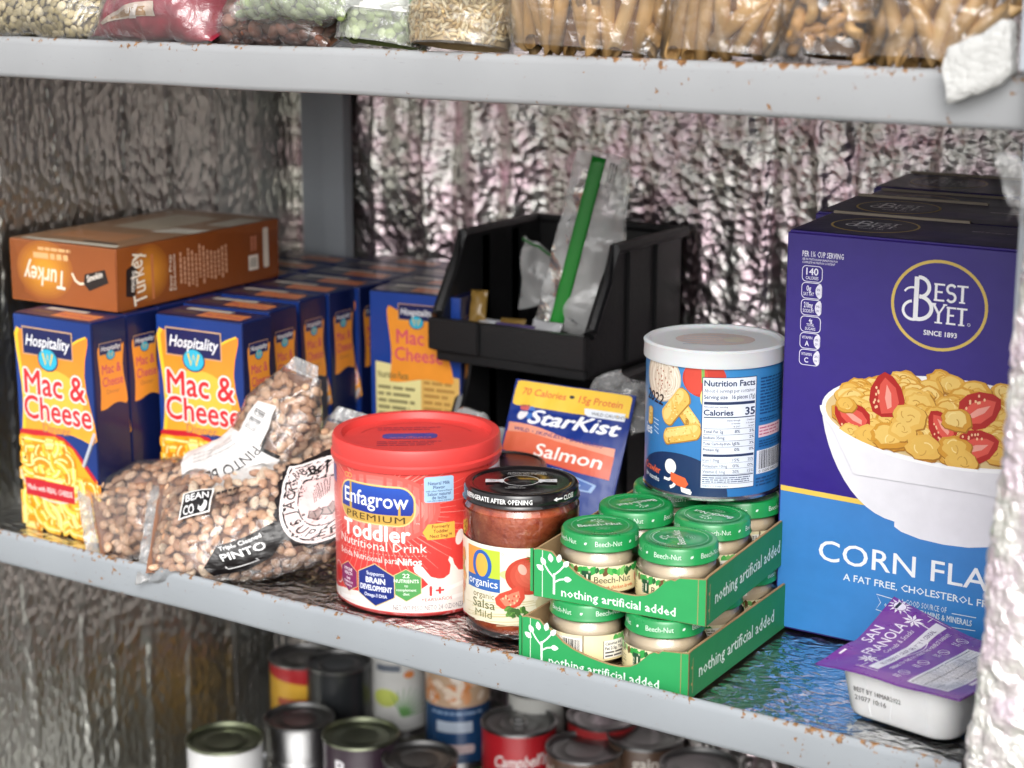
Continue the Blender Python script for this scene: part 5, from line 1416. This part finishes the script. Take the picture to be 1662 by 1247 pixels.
# crumpled clear bag on the lower bin
t = thing('clear_bag', 'crumpled clear plastic bag spilling over the front of the lower bin', 'bag', (-.225, .275, .040))
def cb(a, b):
    p = Vector(((a - .5) * .11, (b - .5) * .05, .055 * math.sin(math.pi * a) * math.sin(math.pi * b * .9 + .3))); return p + Vector((noise.noise(p * 55), noise.noise(p * 50 + Vector((7, 0, 0))), noise.noise(p * 60 + Vector((0, 5, 0))))) * .012
grid_mesh('crumpled_film', 40, 30, cb, film_mat('grey_film', .35, (.8, .8, .8), 60, .6, .12), t, smooth=True)
t = thing('clear_bag', 'clear plastic bag between the lower bin and the blue canister', 'bag', (-.085, .296, .100))
def cb2(a, b):
    p = Vector(((a - .5) * .10, (b - .5) * .05, .040 * math.sin(math.pi * a) * math.sin(math.pi * b))); return p + Vector((noise.noise(p * 55), noise.noise(p * 50), noise.noise(p * 60 + Vector((0, 5, 0))))) * .012
grid_mesh('crumpled_film', 30, 24, cb2, film_mat('grey_film_dim', .2, (.8, .8, .8), 60, .6, .12), t)
# ---------------------------------------------------------------- bags of dry food
FILM = film_mat('bag_film', .05, (.985, .98, .975), 55, .32, .06, fk=1.6)
FILM2 = film_mat('bag_film_dull', .10, (.96, .95, .94), 80, .5, .10)
def bean_shape(p):
    x, y, z = p; return (x + .0 , y * .66 + .16 * (x * x) - .05, z * .50)
BV, BF = ball(12, 8, bean_shape)
def bean_mat(name, spec, k=.5):
    t = NT(name); a = t.n('Attribute', attribute_name='Col'); v = t.coords()
    f = t.ramp(t.noise(v, 420, 3, .6), [(.5, (0, 0, 0)), (.64, (1, 1, 1))])
    c = t.mix(t.math('MULTIPLY', f, k), a.outputs['Color'], spec)
    t.l(c, t.b.inputs['Base Color']); t.b.inputs['Roughness'].default_value = .5
    return t.m
PINTO = bean_mat('pinto_bean', lin('#9a6244'), .42)
LENTIL = bean_mat('lentil_skin', lin('#8a7a55'), .3)
PEAM = bean_mat('split_pea', lin('#9fb06a'), .3)
PASTA = bean_mat('pasta_dough', lin('#b9853f'), .25)
RICEM = bean_mat('rice_grain', lin('#b9945a'), .2)
def vary(rg, cols, j=.12):
    c = lin(rg.choice(cols)); k = 1 + rg.uniform(-j, j); return tuple(min(x * k, 1) for x in c[:3]) + (1,)
def beans(s, n, dmin, cols, mat, parent, name, size, seed, shape=(BV, BF), t0=.06, t1=.94, p0=-10, p1=190, off=-.003, layers=2, minh=.012):
    rg = random.Random(seed); M = []; C = []
    for q in range(layers):
        for pos, nr, t, p in s.spots(n, dmin, t0, t1, p0, p1, off - q * size * .8, minh, seed + q):
            k = size * rg.uniform(.82, 1.15)
            M.append(lie(pos, nr, rg, (k * .5, k * .5, k * .5), .5)); C.append(vary(rg, cols))
    o = scatter_mesh(name, shape[0], shape[1], M, C, mat, parent); o['kind'] = 'stuff'
    return o
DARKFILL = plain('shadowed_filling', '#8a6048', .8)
PCOL = ['#d6b092', '#caa07e', '#dfbe9e', '#c09070', '#d2a888', '#e6cfb4', '#c99a78']
def seal(s, end, mat, parent, reach=.010, flare=1.06):
    """the flat crimped fin that closes a bag"""
    t = 0 if end == 0 else 1
    tg, sd, nn = s.frame(t); w = s.lerp(s.w, t)
    if end == 0: tg = -tg
    def f(a, b):
        q = s.pos(t) + sd * (b - .5) * w * (1 + (flare - 1) * a) + tg * (a * reach - .002) + nn * (.0012 * math.sin(a * 38) * (a > .3) + .003 * a * noise.noise(Vector((b * 9, s.seed, a))))
        return q
    g = grid_mesh('end_seal', 14, 30, f, mat, parent); m = g.modifiers.new('s', 'SOLIDIFY'); m.thickness = .0004
SEAL = film_mat('seal_film', .22, (.95, .94, .93), 70, .4, .12, fk=1.6)
# front pinto bag
t = thing('bean_bag', 'clear bag of pinto beans lying at the shelf front, black label and round crest', 'bag', (0, 0, 0), 0, 'pinto bean bags')
b1 = Sack([(-.378, .027, .018), (-.338, .046, .026), (-.298, .074, .031), (-.264, .110, .048), (-.258, .148, .104)], [.094, .106, .108, .106, .048], [.003, .050, .060, .058, .006], (.18, -.62, .76), .8, .003, 3)
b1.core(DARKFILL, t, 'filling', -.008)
beans(b1, 950, .0073, PCOL, PINTO, t, 'beans', .0118, 11, p0=-25, p1=200)
b1.film(FILM, t, 'film', .0016); seal(b1, 0, SEAL, t); seal(b1, 1, SEAL, t, .012, .8)
L1 = b1.len
A = Art()
def sackmap(s, t0, kt, p0, kp, off=.0022):
    def f(u, v, z): return s.S(t0 + u * kt, p0 + v * kp, off + z + .0011 * noise.fractal(Vector((u * 60, v * 60, s.seed)), 1, 2, 3))
    return f
DX = .011; DY = -.005
def sh(ps): return [(a + DX, b + DY) for a, b in ps]
A.poly(sh([(.026, .016), (.052, .020), (.054, .040), (.028, .038)]), '#e6e4e0', 1); A.poly(sh([(.0275, .0175), (.0508, .0213), (.0525, .0388), (.0292, .0368)]), '#141214', 2)
A.txt('BEAN', .0405 + DX, .0295 + DY, .0068, '#ececec', 3, .02, w=.019, rot=.08); A.txt('CO', .0345 + DX, .0200 + DY, .0062, '#ececec', 3, .02, w=.0085, rot=.08)
A.ell(.0455 + DX, .0245 + DY, .0042, .0030, '#ececec', 3, 20, .7); A.ell(.0445 + DX, .0262 + DY, .0024, .0016, '#141214', 4, 14, .7)
for i, s_ in enumerate(('978-555-0142', 'www.jackbean.com', 'info@jackbean.com')): (A.txt if i else (lambda *a, **k: A.smallprint(.0565 + DX, .0325 + DY, .0785 + DX, .0357 + DY, 1, '#2a2220', 2, .8, .1, 4)))(s_, .0565 + DX, .0325 + DY - i * .0062, .0030, '#2a2220', 2, .01, al='L', w=(.022, .030, .031)[i], rot=.10)
A.poly([(.058, -.050), (.070, -.022), (.108, -.012), (.122, -.006), (.126, -.024), (.116, -.038), (.110, -.048), (.090, -.060), (.066, -.064)], '#120e0f', 1)
A.txt('Triple Cleaned', .0720, -.0285, .0052, '#efefef', 2, .015, al='L', w=.034, rot=.22); A.txt('PINTO', .0740, -.0425, .0098, '#f2f2f2', 2, .02, al='L', w=.034, rot=.22); A.line([(.076, -.051), (.078, -.055), (.100, -.048), (.098, -.045)], .0012, '#d9d9d9', 2)
# round crest with a toothed rim
cx, cy = .157, -.008
n = 44
A.poly([(cx + (.040 if i % 2 else .0372) * math.cos(2 * math.pi * i / n), cy + (.052 if i % 2 else .0485) * math.sin(2 * math.pi * i / n)) for i in range(n)], '#191213', 1.2)
A.ell(cx, cy, .0350, .0460, '#f0e7e4', 2, 48); A.ell(cx, cy, .0328, .0432, '#191213', 2.4, 48); A.ell(cx, cy, .0312, .0412, '#ead3d0', 2.8, 48)
A.ell(cx, cy, .0205, .0268, '#191213', 3.2, 40); A.ell(cx, cy, .0192, .0252, '#e3bfbd', 3.6, 40)
for i, ch in enumerate('JACK RABBIT'):
    a = R(175 - i * 15); A.txt(ch, cx + .0226 * math.cos(a), cy + .0305 * math.sin(a), .0085, '#191213', 4, .02, rot=a - math.pi / 2)
for i, ch in enumerate('SUPERIOR'):
    a = R(192 + i * 17); A.txt(ch, cx + .0290 * math.cos(a), cy + .0390 * math.sin(a), .0085, '#191213', 4, .02, rot=a + math.pi / 2)
for q in range(2):
    x0 = cx - .0105 + q * .009; y0 = cy - .008 - q * .004
    A.poly([(x0, y0 - .006), (x0 + .006, y0), (x0 + .005, y0 + .006), (x0 + .0015, y0 + .004), (x0 - .002, y0 + .007), (x0 - .005, y0 + .001)], '#8d7672', 4); A.line([(x0, y0 - .006), (x0 + .0005, y0 + .004)], .0007, '#191213', 5); A.line([(x0, y0 - .006), (x0 + .006, y0), (x0 + .005, y0 + .006), (x0 + .0015, y0 + .004), (x0 - .002, y0 + .007), (x0 - .005, y0 + .001), (x0, y0 - .006)], .0010, '#191213', 5)
for i in range(9): A.line([(cx - .006 + i * .0016, cy + .004), (cx - .002 + i * .0022, cy + .018 - abs(i - 4) * .001)], .0006, '#191213', 4)
A.build('label_print', t, sackmap(b1, .03, 1 / L1 * .96, R(72), 16.0, .0035), printed(.3, .2, .0), (.003, .003))
# second pinto bag, behind, label upside down
t = thing('bean_bag', 'clear bag of pinto beans propped upright behind, white label upside down', 'bag', (0, 0, 0), 0, 'pinto bean bags')
b2 = Sack([(-.452, .030, .010), (-.414, .060, .023), (-.372, .083, .034), (-.332, .102, .062), (-.313, .122, .104), (-.303, .137, .144)], [.080, .088, .084, .076, .070, .034], [.004, .050, .056, .054, .040, .004], (.30, -.62, .70), .8, .003, 8)
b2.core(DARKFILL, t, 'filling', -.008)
beans(b2, 850, .0074, ['#c8a384', '#b88e6e', '#d0ae90', '#aa805f'], PINTO, t, 'beans', .0120, 31, p0=-30, p1=205)  # darker palette: the rear bag's shade is put into its bean colours
b2.film(FILM, t, 'film', .0018); seal(b2, 0, SEAL, t, .010, 1.0); seal(b2, 1, SEAL, t, .012, .7)
L2 = b2.len
A = Art()
A.poly([(.052, -.030), (.058, .000), (.055, .030), (.060, .060), (.130, .056), (.132, .030), (.150, .034), (.165, .030), (.168, .004), (.132, -.002), (.132, -.036), (.100, -.046), (.070, -.042)], '#d3d0ce', 1)
A.poly([(.054, -.030), (.066, -.034), (.064, .034), (.057, .034)], '#dedbd9', 2); A.poly([(.058, -.022), (.062, -.023), (.061, .010), (.058, .010)], '#161416', 3)
A.line([(.133, -.034), (.131, -.006), (.140, -.002)], .003, '#1a1718', 2)
A.txt('PINTO BEANS', .097, .004, .0110, '#221f20', 3, .012, rot=math.pi - .05, w=.066)
for i in range(3): A.txt('Distributed by the Bean Company', .097, .022 + i * .007, .0030, '#55504e', 3, .0, rot=math.pi - .05 + .03 * i, w=.050, shear=.2)
A.rect(.138, .006, .160, .028, '#e9e7e6', 2); A.barcode(.1395, .009, .1585, .026, '#2a2828', 3, 5, 20)
A.build('label_print', t, sackmap(b2, .16, 1 / L2 * 1.0, R(86), 17.0, .0036), printed(.4, .15, .25), (.003, .003))

# ---------------------------------------------------------------- bags on the upper shelf
ZU = .424
LV, LF = ball(10, 6, lambda p: (p[0], p[1], p[2] * .42))
def upright(x0, x1, y, h, d, lean=0.0, sq=.7, seed=0, top=.7):
    """a filled bag standing or slumped on the upper shelf, broad side to the front"""
    w = x1 - x0; xc = (x0 + x1) / 2
    n = 5
    y -= .012
    sp = [(xc + lean * i / (n - 1), y + .006 * math.sin(i), ZU + .001 + h * i / (n - 1)) for i in range(n)]
    return Sack(sp, [w * .92, w * 1.0, w * 1.0, w * .95, w * top], [d * .85, d * .98, d, d * .8, d * .3], (0, -1, .08), sq, .003, seed)
def lying(x0, x1, y, w, d, seed=0, ends=.004, z=0, bend=0.0):
    y -= .010
    sp = [(x0 + (x1 - x0) * i / 4, y + bend * math.sin(math.pi * i / 4), ZU + d * .5 * (0.25 + .75 * math.sin(math.pi * (.1 + .8 * i / 4))) + z) for i in range(5)]
    return Sack(sp, [w * .8, w, w * 1.05, w, w * .8], [ends, d * .9, d, d * .9, ends], (0, -.45, .9), .8, .003, seed)
# lentils
t = thing('lentil_bag', 'clear bag of pale green lentils slumped at the left end of the upper shelf', 'bag')
s = lying(-.640, -.372, .050, .090, .060, 1, .006, .002)
s.core(plain('lentil_fill', '#7a6a48', .8), t, 'filling', -.004)
beans(s, 1500, .0046, ['#c3b48c', '#a99a6e', '#b5a67a', '#d0c29c', '#97895f'], LENTIL, t, 'lentils', .0078, 41, (LV, LF), p0=-40, p1=180, off=-.0015, layers=1, minh=.008)
s.film(FILM, t)
# red bag
t = thing('red_bag', 'crumpled dark red foil bag with a clear window, beside the lentils', 'bag')
s = lying(-.402, -.268, .040, .070, .052, 2, .003, .001)
s.core(printed(.3, .2), t, 'foil_wrapper', 0, 0, 1); paint(t.children[0].data, '#8f1f33')
A = Art(); A.poly([(.018, -.020), (.060, -.004), (.085, .006), (.090, -.022), (.055, -.030), (.02, -.028)], '#c9b6a6', 1); A.poly([(.03, -.022), (.078, -.006), (.080, -.024), (.04, -.027)], '#a37e55', 1.5)
A.txt('JU', .064, -.018, .008, '#ece3dc', 3, .02); A.poly([(.060, -.030), (.067, -.004), (.071, -.004), (.068, -.030)], '#d9cfc8', 2)
A.build('window_print', t, sackmap(s, .05, 6.5, R(40), 14, .001), printed(.25, .2, .3), (.004, .004))
s.film(FILM, t, 'film', .003)
# brown beans
t = thing('brown_bean_bag', 'bag of dark reddish beans between the red bag and the green peas', 'bag')
s = lying(-.290, -.170, .052, .06, .044, 4, .006, .0)
s.core(DARKFILL, t, 'filling', -.006)
beans(s, 260, .0095, ['#7d5040', '#8a5a48', '#6b4233', '#936553'], PINTO, t, 'beans', .0155, 51, p0=-40, p1=180, layers=1)
s.film(FILM, t)
# split peas, two bags
for i, (x0, x1, y, lb) in enumerate(((-.245, -.150, .028, 'bag of split green peas with a pointed corner, left of the other pea bag'), (-.172, -.094, .020, 'bag of split green peas with a green and white band, touching the rice bag'))):
    t = thing('pea_bag', lb, 'bag', group='split pea bags')
    s = upright(x0, x1, y + .022, .085, .046, .006, .7, 6 + i)
    if i == 0: s = lying(-.252, -.140, .040, .070, .050, 6, .004, .022)
    s.core(plain('pea_fill', '#8c9a5c', .8), t, 'filling', -.004)
    beans(s, 520, .0062, ['#b9c886', '#a3b56c', '#cbd79c', '#93a65e', '#d3dcae'], PEAM, t, 'peas', .0098, 61 + i, (LV, LF), p0=-40, p1=220, off=-.002, layers=1, minh=.006)
    if i == 1:
        A = Art(); A.poly([(-.022, .018), (.034, .018), (.034, .062), (-.022, .062)], '#e6e6df', 1); A.poly([(-.018, .030), (.034, .030), (.034, .048), (.012, .050), (-.004, .052), (-.018, .040)], '#1f8f47', 2)
        A.build('band_print', t, lambda u, v, z: s.S(.10 + v * 10.5, R(90) - u * 32, .0026 + z), printed(.35, .2, .2), (.003, .003))
    s.film(film_mat('pea_film_%d' % i, .22, (.93, .96, .93), 80, .5, .12), t)
# rice
RV, RF = ball(6, 6, lambda p: (p[0], p[1] * .34, p[2] * .34))
t = thing('rice_bag', 'plump clear bag of brown rice bulging over the upper shelf edge', 'bag')
s = upright(-.096, -.018, .034, .105, .062, 0, .9, 9, .8)
s.core(plain('rice_fill', '#cdb384', .7, bump=.5, bscale=300), t, 'filling', -.0015)
beans(s, 2400, .0026, ['#dcc696', '#d0b684', '#e4d2a8', '#c6a873', '#eadcb8'], RICEM, t, 'grains', .0078, 71, (RV, RF), p0=0, p1=180, off=-.0005, layers=1, minh=.004)
s.film(FILM, t)
# penne
def penne_mesh(L=.046, r=.0052):
    bm = bmesh.new(); n = 14; q = L / 2
    rows = []
    for rr in (r, r * .62):
        for z0 in (-1, 1):
            rows.append([bm.verts.new((rr * (1 + .05 * math.cos(i * 7)) * math.cos(2 * math.pi * i / n), rr * math.sin(2 * math.pi * i / n), z0 * q + math.cos(2 * math.pi * i / n) * r * .9)) for i in range(n)])
    for i in range(n):
        j = (i + 1) % n
        for a, b in ((0, 1), (3, 2), (1, 3), (2, 0)): bm.faces.new((rows[a][i], rows[a][j], rows[b][j], rows[b][i]))
    bmesh.ops.recalc_face_normals(bm, faces=bm.faces)
    me = bpy.data.meshes.new('pasta_tube'); bm.to_mesh(me); bm.free(); return me
def dough(name, c):
    t = NT(name); v = t.coords((900, 900, 4)); f = t.noise(v, 1.0, 2)
    t.l(t.mix(f, tuple(x * .72 for x in lin(c)[:3]) + (1,), lin(c)), t.b.inputs['Base Color']); t.b.inputs['Roughness'].default_value = .42
    return t.m
PEN = []
for c in ('#d8ac70', '#cda062', '#e0b880'):
    me = penne_mesh(); me.materials.append(dough('dough_' + c[1:], c)); me.shade_smooth(); PEN.append(me)
def penne_bag(x0, x1, label, seed, ang, crinkle):
    t = thing('pasta_bag', label, 'bag', group='bags of tube pasta')
    s = upright(x0, x1, .040, .118, .066, .004, .55, seed, .9)
    s.core(plain('pasta_fill_%d' % seed, '#7a5228', .8), t, 'filling', -.016)
    rg = random.Random(seed); xc = (x0 + x1) / 2; n = 0
    for row in range(3):
        zc = ZU + .024 + row * .042
        x = x0 + .008
        while x < x1 - .006:
            f = (x - xc) / ((x1 - x0) / 2)
            for dep in (0, 1):
                d = s.S((zc - ZU) / .118, R(90) - f * 1.35 * 1.0, -.0125 - dep * .010)
                o = bpy.data.objects.new('pasta_tube', rg.choice(PEN)); col.objects.link(o); o.parent = t
                a = R(ang + rg.gauss(0, 11)) + f * .25
                if rg.random() < .10: a += R(rg.choice((-50, 40)))
                m = Matrix.Rotation(a, 4, 'Y') @ Matrix.Rotation(rg.gauss(0, .12), 4, 'X') @ Matrix.Rotation(rg.uniform(0, 6.28), 4, 'Z')
                m.translation = Vector((x + rg.uniform(-.002, .002) + dep * .005, d.y + rg.uniform(-.001, .001), max(zc + rg.uniform(-.008, .008), ZU + .024)))
                o.matrix_local = m; n += 1
            x += .0108
    s.film(crinkle, t, 'film', .003)
CRINK = film_mat('crinkled_film', .04, (.985, .975, .96), 60, .55, .06, fk=1.7)
penne_bag(-.020, .103, 'bag of tube pasta next to the rice bag, film wrinkled across its front', 81, -4, CRINK)
penne_bag(.107, .190, 'bag of tube pasta in the middle, left of the bag of elbow pasta', 82, 14, CRINK)
penne_bag(.240, .328, 'bag of tube pasta at the right end, tubes leaning right behind the white foam', 83, 24, CRINK)
# elbows
def elbow():
    bm = bmesh.new(); n = 9; rings = []
    for rr, sg in ((.0042, 1), (.0024, 1)):
        for k in range(8):
            a = R(-70 + 20 * k); c = Vector((.0085 * math.cos(a), .0085 * math.sin(a), 0)); d = Vector((math.cos(a), math.sin(a), 0))
            rings.append([bm.verts.new(c + d * rr * math.cos(2 * math.pi * i / n) + Vector((0, 0, 1)) * rr * math.sin(2 * math.pi * i / n)) for i in range(n)])
    for i in range(n):
        j = (i + 1) % n
        for k in range(7):
            bm.faces.new((rings[k][i], rings[k][j], rings[k + 1][j], rings[k + 1][i])); bm.faces.new((rings[8 + k][i], rings[9 + k][i], rings[9 + k][j], rings[8 + k][j]))
        bm.faces.new((rings[0][i], rings[8][i], rings[8][j], rings[0][j])); bm.faces.new((rings[7][i], rings[7][j], rings[15][j], rings[15][i]))
    V = [tuple(v.co * 100) for v in bm.verts]; bm.verts.index_update(); F = [tuple(v.index for v in f.verts) for f in bm.faces]; bm.free(); return V, F
EV, EF = elbow()
t = thing('elbow_pasta_bag', 'bag of brown elbow pasta between two bags of tube pasta', 'bag')
s = upright(.184, .248, .044, .118, .058, 0, .7, 13, .9)
s.core(plain('elbow_fill', '#5f4020', .8), t, 'filling', -.010)
beans(s, 260, .0098, ['#c2935a', '#b38449', '#cea468', '#a67840'], PASTA, t, 'elbows', .0200, 91, (EV, EF), p0=-20, p1=200, off=-.006, layers=2, minh=.006)
s.film(CRINK, t, 'film', .003)
# ---------------------------------------------------------------- tins on the low shelf
ZL = -.390
TIN = plain('dull_tin', (.42, .42, .42, 1), .32, 1)
TIND = plain('dark_tin', (.20, .20, .20, 1), .38, 1)
TING = plain('lacquered_tin', (.25, .27, .19, 1), .35, 1)
def can(x, y, r, h, label, body, lidm, prints=None, z=ZL, ribs=False, turn=0, tab=False, group='tin cans on the low shelf'):
    t = thing('tin_can', label, 'can', (x, y, z), face_cam(x, y) + R(turn), group)
    if ribs:
        pr = [(0, .001), (r - .002, .001), (r, 0), (r, .004), (r - .0012, .006)]
        for k in range(9): q = h * (.18 + .5 * k / 8); pr += [(r - .0010, q - h * .02), (r - .0022, q), (r - .0010, q + h * .02)]
        pr += [(r - .001, h - .004)]
        lathe('body', pr, TIN, t, 56)
    else: lathe('body', [(0, .001), (r - .002, .001), (r - .001, .003), (r - .001, h - .004)], printed(.38, .03, .15), t, 56, body)
    lidob = lathe('lid', [(r - .0012, h - .0045), (r + .0004, h - .0035), (r + .0006, h - .0008), (r - .0004, h), (r - .0016, h - .0004), (r - .0024, h - .0045), (r - .006, h - .0046), (r - .0068, h - .0038), (r - .0085, h - .0045), (r * .55, h - .0043), (r * .52, h - .0038), (r * .45, h - .0043), (0, h - .0043)], lidm, t, 64)
    lathe('base_rim', [(r - .0012, .0035), (r + .0004, .003), (r + .0005, .0006), (r - .0006, 0)], TIN, t, 48)
    if tab:
        bm = bmesh.new(); tube(bm, [(math.cos(R(a)) * r * .2, -r * .1 + math.sin(R(a)) * r * .3, h - .001) for a in range(0, 361, 24)], .0012, 6); bm_box(bm, -r * .1, r * .1, h - .0035, r * .1, r * .42, h - .001)
        from_bm('pull_tab', bm, TIN, lidob)
    if prints:
        A = Art(); prints(A, r, h); A.build('label_print', t, on_cyl(r - .0009), printed(.38, .03, .15), (.003, 0))
    return t
def lab(bg): return lambda A, r, h: A.rect(-r * 3.1, .004, r * 3.1, h - .005, bg, 0)
def pear(A, r, h): A.rect(-r * 3.1, .004, r * 3.1, h - .006, '#e6e6e6', 0); A.txt('Pear', .002, h - .034, .016, '#2b3348', 2, .02, w=.040, shear=.05); A.ell(0, .034, .018, .020, '#b9c46a', 1)
def darkb(A, r, h): A.rect(-r * 3.1, .004, r * 3.1, h - .006, '#33242f', 0); A.txt('B', -.022, h - .032, .016, '#e9e6ea', 2, .03); A.ell(.018, h - .040, .009, .006, '#e9e6ea', 2, 16)
def veg(A, r, h):
    A.rect(-r * 3.1, .004, r * 3.1, h - .006, '#d9d9d6', 0); A.smallprint(-.024, h - .031, .004, h - .022, 1, '#6a7280', 2, .8, .05, 2); A.ell(.012, h - .034, .006, .004, '#e08a4a', 2); A.ell(-.014, .040, .014, .010, '#c9d36a', 1)
    for a in range(-70, 80, 18): A.line([(.004, .020), (.010 + .024 * math.sin(R(a + 25)), .026 + .026 * math.cos(R(a + 25)))], .0024, '#6aa05a', 2, .0006)
def tuna(A, r, h):
    A.rect(-r * 3.1, .004, r * 3.1, h - .006, '#1d4470', 0); A.rect(-r * 3.1, h * .60, r * 3.1, h - .006, '#c9a98c', 1)
    rg = random.Random(4)
    for i in range(40): A.ell(rg.uniform(-.05, .05), rg.uniform(h * .64, h * .9), .006, .004, rg.choice(['#e0a070', '#d98a50', '#ecd8c4', '#f1e6dc']), 2 + i * .01, 10, rg.uniform(0, 3))
    A.smallprint(-.030, h * .52, .028, h * .56, 1, '#8ba4c2', 2, .7, .05, 4); A.smallprint(-.024, h * .33, .016, h * .47, 1, '#b9c6d6', 2, .8, .02, 6); A.rrect(-.020, .014, .018, .024, .004, '#d9c3c4', 2)
def soup(A, r, h):
    A.rect(-r * 3.1, .004, r * 3.1, h - .006, '#b5202a', 0); A.txt("Campbell's", .001, h - .036, .0125, '#f2ecea', 2, .022, w=.056, shear=.28, rot=.05); A.ell(-.022, h - .048, .006, .006, '#4f9a3c', 2); A.smallprint(-.012, h - .054, .026, h - .046, 1, '#e0a050', 2, .7, .05, 5); A.rect(-r * 3.1, .004, r * 3.1, .030, '#e9e2dc', 1)
def tomat(A, r, h):
    A.rect(-r * 3.1, .004, r * 3.1, h - .006, '#dcd8d8', 0)
    for x, y, s in ((-.010, h - .026, .013), (.004, h - .052, .017), (.024, h - .030, .009), (-.020, h - .070, .014)):
        for k in range(4): A.ell(x, y, s * (1 - .15 * k), s * (.85 - .13 * k), mixc('#8f2a26', '#c9605a', k / 4), 1 + k * .2, 24)
    A.rect(-.012, h - .018, -.006, h - .012, '#3c6b34', 3)
def brown(A, r, h): A.rect(-r * 3.1, .004, r * 3.1, h - .006, '#5c473a', 0); A.rect(-.03, h - .050, .03, h - .026, '#cfc7ba', 1); A.txt('gain', .0, h - .022, .012, '#d9d2c8', 2, .02, w=.026); A.smallprint(-.022, h - .046, .022, h - .032, 1, '#8a3f3a', 2, .8, .05, 7); A.rect(-.03, h - .075, .03, h - .056, '#a8843e', 1)
def spice(A, r, h): A.rect(-r * 3.1, .004, r * 3.1, h - .004, '#d9a83a', 0); A.poly([(-r * 2, h - .004), (r * 2, h - .004), (r * 2, h - .03), (-r * 2, h - .012)], '#b3262c', 1); A.smallprint(-.030, h - .078, .030, h - .034, 3, '#a8482a', 2, .55, .05, 8)
def redl(A, r, h): A.rect(-r * 3.1, .004, r * 3.1, h - .006, '#a32a2c', 0); A.smallprint(-.022, h - .040, .022, h - .026, 1, '#ece4e0', 2, .8, .05, 9)
def blk(A, r, h): A.rect(-r * 3.1, .004, r * 3.1, h - .006, '#1e2124', 0)
can(-.499, .236, .0385, .118, 'white labelled tin can reading Pear, leftmost on the low shelf', '#e6e6e6', TING, pear)
can(-.466, .312, .0360, .121, 'bare ribbed steel tin can without a label, right of the white pear can', None, TIND, None, ribs=True)
can(-.390, .316, .0385, .120, 'tin can with a dark plum label and yellowish lid', '#33242f', TING, darkb)
can(-.318, .318, .0372, .112, 'grey lidded tin can left of the red soup can, its label mostly cut off', '#2f3238', TIND, darkb, turn=40)
can(-.272, .425, .0385, .122, 'red soup can with a ring pull lid and white script lettering', '#b5202a', TIND, soup, tab=True)
can(-.190, .418, .0385, .116, 'tin can with a plain grey lid, right of the red soup can', '#6b4a3a', TIND, brown, turn=-60)
can(-.440, .445, .0330, .100, 'white tin can with green leaves on the label, raised on a second layer', '#d9d9d6', TIN, veg, z=-.318)
can(-.358, .440, .0345, .108, 'tin can with a navy label and orange food pictured, raised behind the red soup can', '#1d4470', TIN, tuna, z=-.332)
can(-.440, .445, .0340, .071, 'short tin can under the white leafy can', '#8a8a7c', TIN, lab('#8f8f80'))
can(-.358, .440, .0340, .057, 'short green tin can under the navy labelled can', '#3d6b38', TIN, lab('#3d6b38'))
can(-.530, .395, .0360, .128, 'tin can with a yellow and red label at the back left of the low shelf', '#d9a83a', TIND, spice, z=-.372)
can(-.478, .392, .0345, .118, 'dark lidded tin can between the yellow can and the white leafy can', '#17181a', TIND, blk, z=-.356)
can(-.150, .470, .0385, .120, 'tin can with a brown label at the back, right of the plain grey lid', '#5c473a', TIND, brown)
can(-.068, .430, .0385, .124, 'tin can with red tomatoes pictured on a white label', '#dcd8d8', TIND, tomat)
can(.010, .395, .0400, .112, 'tin can with a black label, rightmost on the low shelf', '#1e2124', TIN, blk)
can(-.205, .478, .0360, .124, 'second red tin can, farther back behind the ring pull soup can', '#a32a2c', TIND, redl)
can(-.285, .478, .0300, .138, 'pale tin can at the back behind the red soup can', '#cfcfca', TIN, lab('#cfcfca'))
can(-.078, .350, .0385, .040, 'flat tin can in the front gap of the low shelf', '#7a7d70', TIND, lab('#7a7d70'))
